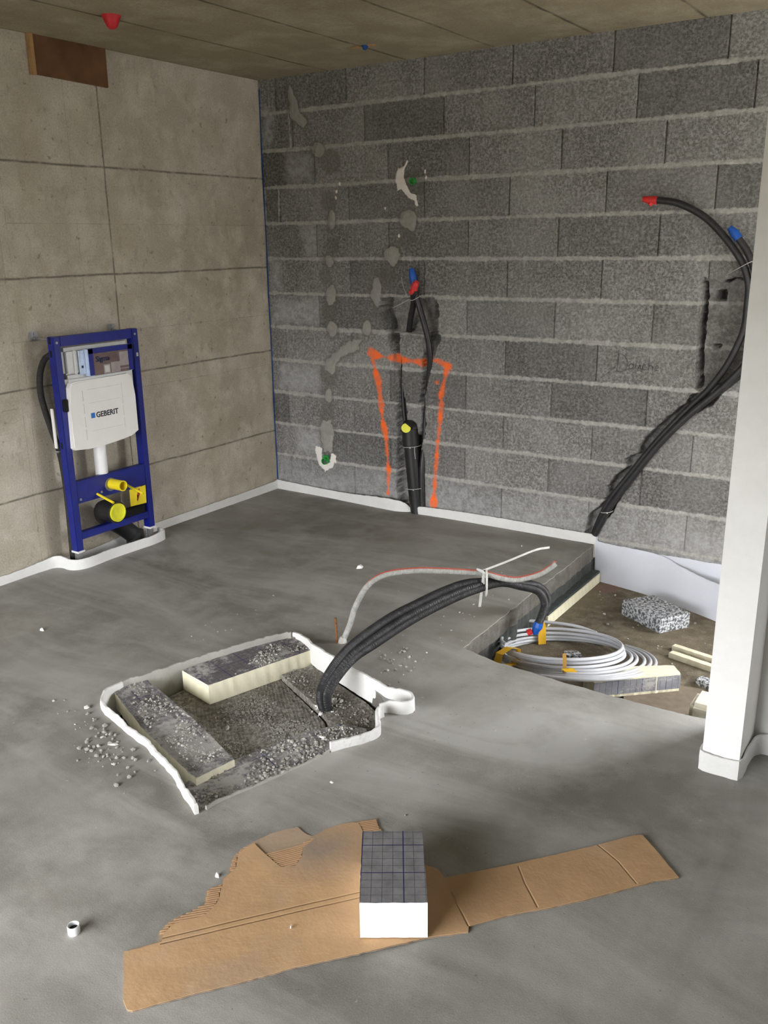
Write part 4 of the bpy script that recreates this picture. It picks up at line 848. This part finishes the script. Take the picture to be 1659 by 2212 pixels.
# cistern
cis = wb(((.045, -1.632, .63), (.155, -1.228, .94)), ((.045, -1.628, .93), (.140, -1.222, 1.066)), bev=.018).build('cistern', m_cisb, w)
rib = wb(((.1395, -1.575, .935), (.147, -1.560, 1.055)), bev=.004); rib.build('cistern_rib', m_cisb, cis)
box = empty_box = wb(((.138, -1.515, .925), (.172, -1.248, 1.052)), bev=.003).build('service_box', m_lblue, w)
g = Geo()
for a, c in (((.1722, -1.512, .928), (.1745, -1.486, 1.052)), ((.1722, -1.275, .928), (.1745, -1.248, 1.052)), ((.1722, -1.512, 1.030), (.1745, -1.248, 1.054))): g.box(Vector(a)-W0, Vector(c)-W0)
g.build('blue_border', m_blue, box)
wb(((.1722, -1.486, .926), (.1733, -1.275, 1.030))).build('picture', m_pic, box)
g = wb(((.1733, -1.43, .928), (.1738, -1.39, .972)), ((.1733, -1.385, .928), (.1737, -1.33, .978)), ((.1733, -1.33, .955), (.1737, -1.276, 1.022)), ((.1733, -1.384, .940), (.1738, -1.276, .943)))
g.build('picture_tiles', m_picl, box)
wb(((.1738, -1.424, .934), (.1742, -1.396, .966))).build('picture_button', m_tie, box)
tx = (math.pi/2, 0, math.pi/2)
text('Sigma', .036, wp(.1750, -1.474, .990), tx, m_navy, 'lettering', box, bold=.0006)
wb(((.145, -1.549, .935), (.151, -1.516, 1.048))).build('pale_side', m_lblue, box); wb(((.151, -1.540, .966), (.1516, -1.529, .978))).build('logo_square', m_navy, box)
cov = [(-1.650, .60), (-1.643, .80), (-1.636, .885), (-1.622, .905), (-1.60, .910), (-1.32, .912), (-1.285, .912), (-1.262, .895), (-1.257, .84), (-1.252, .80), (-1.247, .62), (-1.29, .600), (-1.35, .594), (-1.42, .588), (-1.50, .583), (-1.57, .583), (-1.64, .590)]
cv = Geo().prism([(a-W0.y, b-W0.z) for a, b in cov], .115-W0.x, .172-W0.x, 'x', bev=.006).build('cistern_cover', m_cis, w)
g = Geo()
for z in (.86, .80, .735, .675): g.box(wp(.172, -1.570, z-.045), wp(.1728, -1.567, z+.004))
for z in (.875, .82, .76, .70): g.box(wp(.1718, -1.335, z-.05), wp(.1723, -1.333, z))
for z in (.865, .80, .73, .665): g.box(wp(.1720, -1.54, z), wp(.1723, -1.345, z+.0012))
g.build('cover_groove', m_tie, cv)
wb(((.1722, -1.548, .700), (.1729, -1.342, .775))).build('logo_panel', m_cis, cv)
wb(((.1731, -1.533, .727), (.1737, -1.510, .752))).build('logo_square', m_logo, cv)
text('GEBERIT', .036, wp(.1732, -1.504, .727), tx, m_ink, 'lettering', cv, bold=.0009)
wb(((.09, -1.665, .775), (.16, -1.645, .835)), bev=.003).build('side_clip', m_hole, w)
wb(((.08, -1.690, .60), (.10, -1.683, .79)), bev=.002).build('side_plate', m_cis, w)
Geo().tube([wp(.11, -1.455, .60), wp(.11, -1.457, .40)], .031, 20).build('flush_pipe', m_flush, w, True)
fc = Geo().tube([wp(.09, -1.44, .375), wp(.148, -1.44, .375)], .034, 20).build('flush_socket', m_zinc, w, True)
def cup(a, b, r, mat, name, parent, inner=.82, floor_=.25):
    a, b = Vector(a), Vector(b); d = b-a; g = Geo(); u = d.normalized().orthogonal().normalized(); v = d.normalized().cross(u); n = 24
    for t_, rr in ((0, r), (1, r), (1, r*inner), (floor_, r*inner), (floor_, .0005)):
        g.v += [tuple(a+d*t_+(u*math.cos(2*math.pi*j/n)+v*math.sin(2*math.pi*j/n))*rr) for j in range(n)]
    for i in range(4):
        for j in range(n): q_ = i*n+j; p_ = i*n+(j+1) % n; g.f.append((q_, p_, p_+n, q_+n)); g.mi.append(0)
    return g.build(name, mat, parent, True)
cup(wp(.150, -1.436, .378), wp(.235, -1.436, .378), .0265, m_yel, 'flush_plug', w)
for y in (-1.527, -1.337): cup(wp(.147, y, .346), wp(.262, y, .318), .0062, m_yel, 'stud_sleeve', w, .55, .9)
el = Geo().tube([wp(.215, -1.478, .250), wp(.16, -1.478, .250), wp(.115, -1.470, .243), wp(.075, -1.43, .19), wp(.065, -1.32, .10), wp(.075, -1.27, .05)], [.052, .052, .050, .048, .045, .045], 20, step=.012).build('drain_elbow', m_pipe, w, True)
Geo().tube([wp(.180, -1.478, .250), wp(.222, -1.478, .250)], .0555, 24).build('elbow_collar', m_pipe, el, True)
cup(wp(.212, -1.478, .250), wp(.232, -1.478, .250), .046, m_yelg, 'drain_plug', w, .86, .62)
Geo().tube([wp(.080, -1.26, -.15), wp(.078, -1.262, .07)], .047, 24).build('drain_pipe', m_pipe, w, True)
wb(((.10, -1.42, .17), (.135, -1.22, .215)), bev=.004).build('clamp_bracket', m_hole, w)
wpn = Geo().prism([(-1.331-W0.y, .232-W0.z), (-1.226-W0.y, .226-W0.z), (-1.222-W0.y, .322-W0.z), (-1.329-W0.y, .318-W0.z)], .149-W0.x, .1505-W0.x, 'x').build('warning_plate', m_yel, w)
Z = lambda l: [(a-W0.y, b-W0.z) for a, b in l]
g = Geo(); g.prism(Z([(-1.262, .312), (-1.270, .313), (-1.285, .280), (-1.274, .281), (-1.283, .256), (-1.279, .255), (-1.264, .287), (-1.275, .286)]), .1505-W0.x, .1512-W0.x, 'x'); g.prism(Z([(-1.288, .262), (-1.276, .259), (-1.284, .246)]), .1505-W0.x, .1512-W0.x, 'x')
g.build('lightning_mark', simple('red_print', (.50, .05, .03), .6), wpn)
for y, yr in ((-1.672, -1.668), (-1.222, -1.212)):
    b = wb(((0, y-.024, 1.098), (.010, y+.020, 1.142)), bev=.004).build('wall_bracket', m_zinc, w)
    Geo().tube([wp(.0, y-.002, 1.112), wp(.05, y, 1.110), wp(.115, yr+.006, 1.106)], .0055, 8).build('threaded_rod', m_zinc, b)
    Geo().tube([wp(.010, y-.002, 1.132), wp(.016, y-.002, 1.132)], .007, 6).build('bolt', m_zinc, b); Geo().tube([wp(.010, y-.002, 1.112), wp(.022, y-.002, 1.112)], .009, 6).build('bolt', m_zinc, b)
wh = empty('water_pipe', (.05, -1.62, 0), 'dark insulated water pipe bowing out left of the blue frame', 'water pipe'); V0 = Vector(wh.location)
Geo().tube([Vector(p)-V0 for p in [(.07, -1.615, 1.04), (.045, -1.655, 1.02), (.035, -1.685, .955), (.034, -1.696, .87), (.036, -1.686, .78), (.042, -1.664, .672), (.052, -1.645, .574), (.062, -1.640, .415), (.066, -1.645, .223), (.07, -1.652, .06), (.07, -1.652, -.15)]], .0145, 12, step=.02).build('sleeve', m_rubber, wh, True)
g = Geo().tube([Vector((.052+.018*math.cos(a), -1.645+.018*math.sin(a), .575))-V0 for a in np.linspace(0, 6.28, 16)], .002, 5); g.tube([Vector((.068, -1.655, .575))-V0, Vector((.085, -1.69, .572))-V0], .0025, 5); g.build('cable_tie', m_tie, wh)

# ------------------------------------------------------------------ services on the block wall
def sleeve_socket(x, z, label, r=.026):
    t = empty('wall_socket_sleeve', (x, 0, z), label, 'pipe outlet')
    cup((0, .012, 0), (0, -.030, -.002), r*.8, m_green, 'sleeve', t, .80, .1)
    Geo().box((-r*.8, -.012, -r*.2), (r*.8, -.001, r*1.25), bev=.003).build('shield', m_green, t)
    cup((.002, -.002, -.006), (.002, -.026, -.006), r*.36, m_zinc, 'fitting', t, .6, .3)
sleeve_socket(.408, .232, 'green plastic pipe outlet in a white plaster patch low on the block wall')
t = empty('wall_socket_sleeve', (1.043, 0, 1.823), 'small green plug in a dark patch high on the block wall', 'pipe outlet')
cup((0, .01, 0), (.004, -.022, 0), .018, m_green, 'sleeve', t, .8, .5)
dp = empty('drain_pipe', (1.05, .01, 0), 'thick black drain pipe with a yellow cap standing in the central chase', 'drain pipe'); D0 = Vector(dp.location)
Geo().tube([Vector(p)-D0 for p in [(1.075, .0, -.06), (1.060, .0, .05), (1.045, -.004, .20), (1.030, -.006, .36), (1.022, -.008, .46)]], .043, 24, step=.02).build('pipe', m_pipe, dp, True)
Geo().tube([Vector(p)-D0 for p in [(1.026, -.008, .40), (1.020, -.008, .495)]], .049, 24).build('socket', m_pipe, dp, True)
Geo().tube([Vector(p)-D0 for p in [(1.020, -.006, .485), (1.020, -.010, .51), (1.018, -.030, .515), (1.020, -.050, .508)]], [.047, .044, .034, .030], 20).build('elbow', m_pipe, dp, True)
Geo().tube([Vector(p)-D0 for p in [(1.020, -.050, .506), (1.0245, -.0595, .507)]], [.0275, .0265], 24).build('yellow_cap', m_yelg, dp, True)
def tie_ring(c, r, parent, org, sq=1.0, tail=None):
    c = Vector(c); g = Geo().tube([c+Vector((r*math.cos(a), sq*r*math.sin(a), .006*math.cos(a)))-org for a in np.linspace(0, 2*math.pi, 26)], .0016, 5, caps=False)
    g.box(c-org+Vector((.4*r-.003, -sq*r-.004, -.002)), c-org+Vector((.4*r+.003, -sq*r+.001, .004)))
    if tail: g.tube([Vector(p)-org for p in tail], .0012, 5)
    return g.build('cable_tie', m_tie, parent)
def wall_conduit(path, r, label, end_mat=None, end=None, end_r=1.25, cat='conduit', grp=None):
    o0 = Vector(path[0]); t = empty('wall_conduit', o0, label, cat, grp)
    Geo().tube([Vector(p)-o0 for p in path], r, 12, rib=(.02, .006), step=.003).build('conduit', m_black, t, True)
    if end_mat:
        Geo().tube([Vector(p)-o0 for p in end], [r*end_r]*(len(end)-1)+[r*.8], 10).build('tape_end', end_mat, t, True)
    return t, o0
tR, oR = wall_conduit([(1.110, -.012, -.04), (1.104, -.012, .05), (1.098, -.006, .267), (1.098, .02, .40), (1.10, .03, .55), (1.113, .03, .656), (1.133, .015, .794), (1.149, -.005, .895), (1.151, -.016, .962), (1.136, -.030, 1.06), (1.105, -.040, 1.169), (1.086, -.045, 1.233), (1.075, -.048, 1.284), (1.068, -.048, 1.32)], .0165,
    'black conduit with a blue taped end rising through the right side of the central chase', m_blued, [(1.073, -.048, 1.300), (1.066, -.05, 1.345), (1.058, -.05, 1.380)])
tL, oL = wall_conduit([(.985, .05, .98), (.991, .03, 1.034), (1.019, .005, 1.114), (1.055, -.025, 1.194), (1.078, -.062, 1.245), (1.094, -.072, 1.285)], .0165,
    'short black conduit with a red taped end leaning out of the upper central chase', m_red, [(1.088, -.070, 1.270), (1.096, -.075, 1.295), (1.112, -.078, 1.312)])
Geo().tube([Vector((1.080, -.080, 1.262))-oL, Vector((1.077, -.092, 1.254))-oL], [.015, .012], 10).build('red_cap', m_red, tL, True)
wall_conduit([(1.006, .03, .08), (.99, .03, .254), (.979, .03, .433), (.958, .028, .572), (.947, .030, .746), (.951, .038, .90), (.955, .055, .95)], .0125, 'thin black conduit half hidden in the narrow left chase beside the drain pipe')
tie_ring((1.052, -.005, .150), .056, dp, D0, 1.0); tie_ring((1.032, -.008, .395), .053, dp, D0, 1.0, [(1.072, -.045, .400), (1.075, -.05, .37), (1.077, -.045, .33)])
tw = empty('tie_wire', (1.05, -.06, 1.23), 'thin silver wire tying the two conduit ends in the central chase', 'wire'); t0 = Vector(tw.location)
g = Geo(); 
for l in ([(.989, -.045, 1.332), (1.02, -.066, 1.275), (1.051, -.075, 1.229)], [(1.051, -.075, 1.222), (1.082, -.080, 1.215), (1.118, -.060, 1.236)], [(1.055, -.075, 1.218), (.99, -.055, 1.192), (.924, -.035, 1.167)], [(1.05, -.075, 1.23), (1.08, -.03, 1.24), (1.118, -.05, 1.238)]): g.tube([Vector(p)-t0 for p in l], .0014, 5, step=.01)
g.build('wire', m_wire, tw)
# right bundle: three conduits following the diagonal chase, springing out in a loop
def off_path(pts, ys): return [(p[0], y, p[1]) for p, y in zip(pts, ys)]
R1 = r1[:12]; ysA = [.01, .0, -.005, -.006, -.008, -.010, -.014, -.022, -.030, -.036, -.040, -.045]
pA = off_path(R1, ysA)+[(2.788, -.048, 1.325), (2.751, -.050, 1.418), (2.671, -.052, 1.52), (2.577, -.054, 1.607), (2.467, -.056, 1.664), (2.383, -.058, 1.681), (2.345, -.058, 1.683)]
pA = [p for i, p in enumerate(pA) if i not in (11,)]
tA, oA = wall_conduit(pA, .0155, 'long black conduit curling from the diagonal chase to a red taped end pointing left', m_red, [(2.365, -.058, 1.683), (2.335, -.058, 1.684), (2.300, -.056, 1.690)], 1.2)
Geo().tube([Vector((2.345, -.060, 1.678))-oA, Vector((2.333, -.066, 1.662))-oA], [.013, .009], 8).build('red_flap', m_red, tA, True)
pB = [(2.150, -.015, .05), (2.190, -.018, .142), (2.238, -.022, .240), (2.345, -.026, .410), (2.456, -.03, .575), (2.580, -.034, .722), (2.690, -.038, .832), (2.768, -.044, .920), (2.82, -.05, 1.00), (2.845, -.055, 1.12), (2.840, -.058, 1.25), (2.815, -.06, 1.37), (2.773, -.062, 1.46), (2.722, -.064, 1.525), (2.70, -.064, 1.548)]
tB, oB = wall_conduit(pB, .0155, 'black conduit beside the curling one, ending in blue tape near the bright pier', m_blued, [(2.733, -.064, 1.512), (2.712, -.064, 1.538), (2.690, -.064, 1.560)], 1.25)
pC = [(2.135, .015, .05), (2.18, .012, .16), (2.225, .01, .262), (2.335, .005, .415), (2.46, .0, .588), (2.60, -.004, .75), (2.72, -.008, .86), (2.83, -.03, .965), (2.92, -.06, 1.09), (2.96, -.07, 1.25)]
wall_conduit(pC, .0155, 'third black conduit of the diagonal bundle, passing behind the bright pier')
tie_ring((2.205, -.010, .185), .030, tA, oA, .9)
tt = empty('tie_wire', (2.75, -.07, 1.39), 'thin silver wire holding the black conduits beside the bright pier', 'wire'); t0 = Vector(tt.location)
Geo().tube([Vector(p)-t0 for p in [(2.69, -.03, 1.362), (2.745, -.08, 1.389), (2.80, -.09, 1.418), (2.85, -.06, 1.43)]], .0014, 5, step=.01).build('wire', m_wire, tt)

# ------------------------------------------------------------------ crumbs, flakes, rubble
def rock(r, seed, flat=.7, sub=1):
    bm = bmesh.new(); bmesh.ops.create_icosphere(bm, subdivisions=sub, radius=r); o = Vector((seed*1.7, seed*.3, 0))
    for v in bm.verts: v.co *= 1+.45*mnoise.noise(v.co/r*1.3+o); v.co.z *= flat
    return bm
protos = []
for k in range(6):
    bm = rock(1.0, k+1, .75, 1); me = bpy.data.meshes.new('crumb'); bm.to_mesh(me); bm.free(); me.materials.append(m_crumb if k % 3 else m_crumbw); protos.append(me)
def crumbs(name, n, samp, rmin, rmax, label, group, seed, zf=lambda x, y: 0.0):
    r = random.Random(seed)
    for i in range(n):
        x, y = samp(r); s = rmin+(rmax-rmin)*r.random()**1.5
        o = bpy.data.objects.new(name, protos[r.randrange(6)]); COL.objects.link(o)
        o.scale = (s*r.uniform(.7, 1.3), s*r.uniform(.7, 1.3), s); o.rotation_euler = (0, 0, r.uniform(0, 6.28)); o.location = (x, y, zf(x, y)+s*.5); tag(o, label, 'crumb', group)
def blob(cx, cy, sx, sy, rot=0):
    def f(r):
        while True:
            a, b = r.gauss(0, sx), r.gauss(0, sy); x = cx+a*math.cos(rot)-b*math.sin(rot); y = cy+a*math.sin(rot)+b*math.cos(rot)
            if not inpoly(x, y, [(p[0]+(.03 if p[0] > 1.75 else -.03), p[1]+(.03 if p[1] > -2.2 else -.03)) for p in PIT]) and x < 2.13: return x, y
    return f
crumbs('mortar_crumb', 90, blob(1.56, -2.69, .13, .045, -.33), .002, .009, 'grey mortar crumb scattered on the screed left of the pit', 'crumbs left of the pit', 1)
crumbs('mortar_crumb', 60, blob(2.06, -1.74, .10, .07, -.3), .002, .007, 'grey mortar crumb scattered on the screed between the pit and the deep opening', 'crumbs right of the pit', 2)
crumbs('mortar_crumb', 36, blob(2.02, -1.15, .09, .28, 0), .0018, .0055, 'tiny pale crumb on the screed near the edge of the deep opening', 'crumbs near the deep opening', 3)
crumbs('mortar_crumb', 16, blob(1.22, -1.95, .05, .20, 0), .0018, .0045, 'tiny pale crumb on the screed beyond the far left side of the pit', 'crumbs beyond the pit', 4)
crumbs('mortar_crumb', 10, blob(2.36, -2.35, .09, .16, .4) if False else (lambda r: (r.uniform(2.27, 2.6), r.uniform(-2.5, -1.75))), .0018, .004, 'tiny crumb on the screed right of the pit strips', 'crumbs on the near screed', 5)
crumbs('slab_crumb', 34, (lambda r: (r.uniform(2.22, 3.0), r.uniform(-.85, -.12))), .002, .007, 'small crumb on the brown slab in the deep opening', 'crumbs in the deep opening', 6, lambda x, y: -.2)
def flake(x, y, s, h, label, seed, z=0.0, mat=None):
    r = random.Random(seed); n = 7; pl = [(s*r.uniform(.6, 1.2)*math.cos(6.283*i/n), s*.6*r.uniform(.6, 1.2)*math.sin(6.283*i/n)) for i in range(n)]
    g = Geo(); g.v = [(a, b, 0) for a, b in pl]+[(a*.6, b*.6, h*r.uniform(.6, 1.1)) for a, b in pl]+[(0, 0, h)]
    for i in range(n): j = (i+1) % n; g.f += [(i, j, n+j, n+i), (n+i, n+j, 2*n)]; g.mi += [0, 0]
    g.f.append(tuple(range(n))[::-1]); g.mi.append(0)
    o = g.build('plaster_flake', mat or m_cis); o.location = (x, y, z); o.rotation_euler = (0, 0, r.uniform(0, 3)); return tag(o, label, 'flake')
flake(1.312, -.94, .028, .013, 'white pyramid shaped plaster flake alone on the far screed', 1)
flake(.617, -2.242, .011, .010, 'white pebble alone on the screed at the far left', 2)
flake(2.283, -2.951, .009, .010, 'small white crumb at the torn left edge of the cardboard', 3)
flake(2.556, -2.993, .0045, .006, 'tiny white bead on top of the cardboard', 4, .008)
flake(1.568, -2.675, .018, .005, 'flat pale plaster flake among the crumbs left of the pit', 5, mat=m_crumbw)
flake(1.844, -.241, .006, .006, 'tiny white crumb on the screed near the block wall and deep opening', 6)
flake(2.28, -2.469, .009, .003, 'thin white sliver on the screed in front of the pit', 7)
flake(2.07, -2.236, .014, .004, 'white sliver lying in the rubble below the conduits', 8, -.035)
flake(1.70, -2.30, .016, .006, 'pale lump on the sunken granular bed', 9, -.085, m_crumbw)
flake(2.385, -1.145, .010, .010, 'pale lump on the edge of the screed by the hose end', 10, .0, m_crumbw) if False else None
def rubble(name, n, samp, zf, rmin, rmax, label, seed, mats):
    r = random.Random(seed); V = []; F = []; MI = []
    base = []
    for k in range(5): bm = rock(1.0, k+3, .7, 1); bm.verts.index_update(); base.append(([v.co.copy() for v in bm.verts], [[v.index for v in f.verts] for f in bm.faces])); bm.free()
    for i in range(n):
        x, y = samp(r); s = rmin+(rmax-rmin)*r.random()**2.5; vs, fs = base[r.randrange(5)]; a = r.uniform(0, 6.28); ca, sa = math.cos(a), math.sin(a); k = len(V); sx, sy = r.uniform(.6, 1.4), r.uniform(.6, 1.4); z = zf(x, y)+s*.4; mi = 1 if r.random() < .3 else 0
        V += [(x+(v.x*sx*ca-v.y*sy*sa)*s, y+(v.x*sx*sa+v.y*sy*ca)*s, z+v.z*s) for v in vs]; F += [tuple(q+k for q in f) for f in fs]; MI += [mi]*len(fs)
    o = mesh(name, V, F, mats, None, False, MI); return tag(o, label, 'rubble', None, 'stuff')
def inside(poly, dens=None):
    xs = [p[0] for p in poly]; ys = [p[1] for p in poly]
    def f(r):
        while True:
            x, y = r.uniform(min(xs), max(xs)), r.uniform(min(ys), max(ys))
            if inpoly(x, y, poly) and (dens is None or r.random() < dens(x, y)): return x, y
    return f
nzd = lambda x, y: max(0, min(1, .45+1.4*mnoise.noise(Vector((x*8, y*8, 2)))))
rubble('rubble', 1500, inside([(1.90, -2.69), (2.03, -2.74), (2.09, -2.57), (2.15, -2.345), (2.205, -2.19), (2.15, -2.11), (2.06, -2.13), (1.99, -2.25), (1.93, -2.43), (1.88, -2.6)], nzd), lambda x, y: -.045, .0012, .0062, 'loose grey rubble spread over the near board of the pit', 21, [m_crumb, m_crumbw])
rubble('rubble', 900, inside([(1.31, -2.33), (1.29, -2.42), (1.58, -2.54), (1.89, -2.635), (1.915, -2.52), (1.62, -2.41)], lambda x, y: nzd(x*1.2, y)), lambda x, y: .0, .001, .0052, 'loose grey rubble on top of the long left board', 22, [m_crumb, m_crumbw])
rubble('rubble', 350, inside([(1.50, -1.85), (1.49, -1.74), (1.66, -1.79), (1.60, -2.0), (1.56, -2.10)], lambda x, y: nzd(x, y*1.3)), lambda x, y: -.005, .001, .0055, 'loose pale rubble on the right end of the thick cream board', 23, [m_crumb, m_crumbw])
rubble('rubble', 1800, inside([(1.64, -2.0), (1.95, -2.13), (2.02, -2.17), (1.95, -2.30), (1.88, -2.45), (1.70, -2.36), (1.55, -2.22)], lambda x, y: nzd(x, y)**.7), lambda x, y: -.085, .001, .0048, 'grey rubble strewn on the sunken granular bed', 24, [m_crumb, m_crumb])
rubble('rubble', 500, inside([(1.64, -1.86), (1.85, -1.90), (2.08, -1.99), (2.17, -2.11), (2.16, -2.18), (1.99, -2.06), (1.66, -1.93)], lambda x, y: nzd(x, y*1.1)), lambda x, y: -.062, .0013, .005, 'fine rubble on the raised granular board', 25, [m_crumb, m_crumb])
rubble('plaster_dust', 90, lambda r: (1.93+r.gauss(0, .022), -2.02+r.gauss(0, .03)), lambda x, y: -.062, .003, .009, 'white plaster bits around the foot of the black conduits', 26, [m_cis, m_cis])
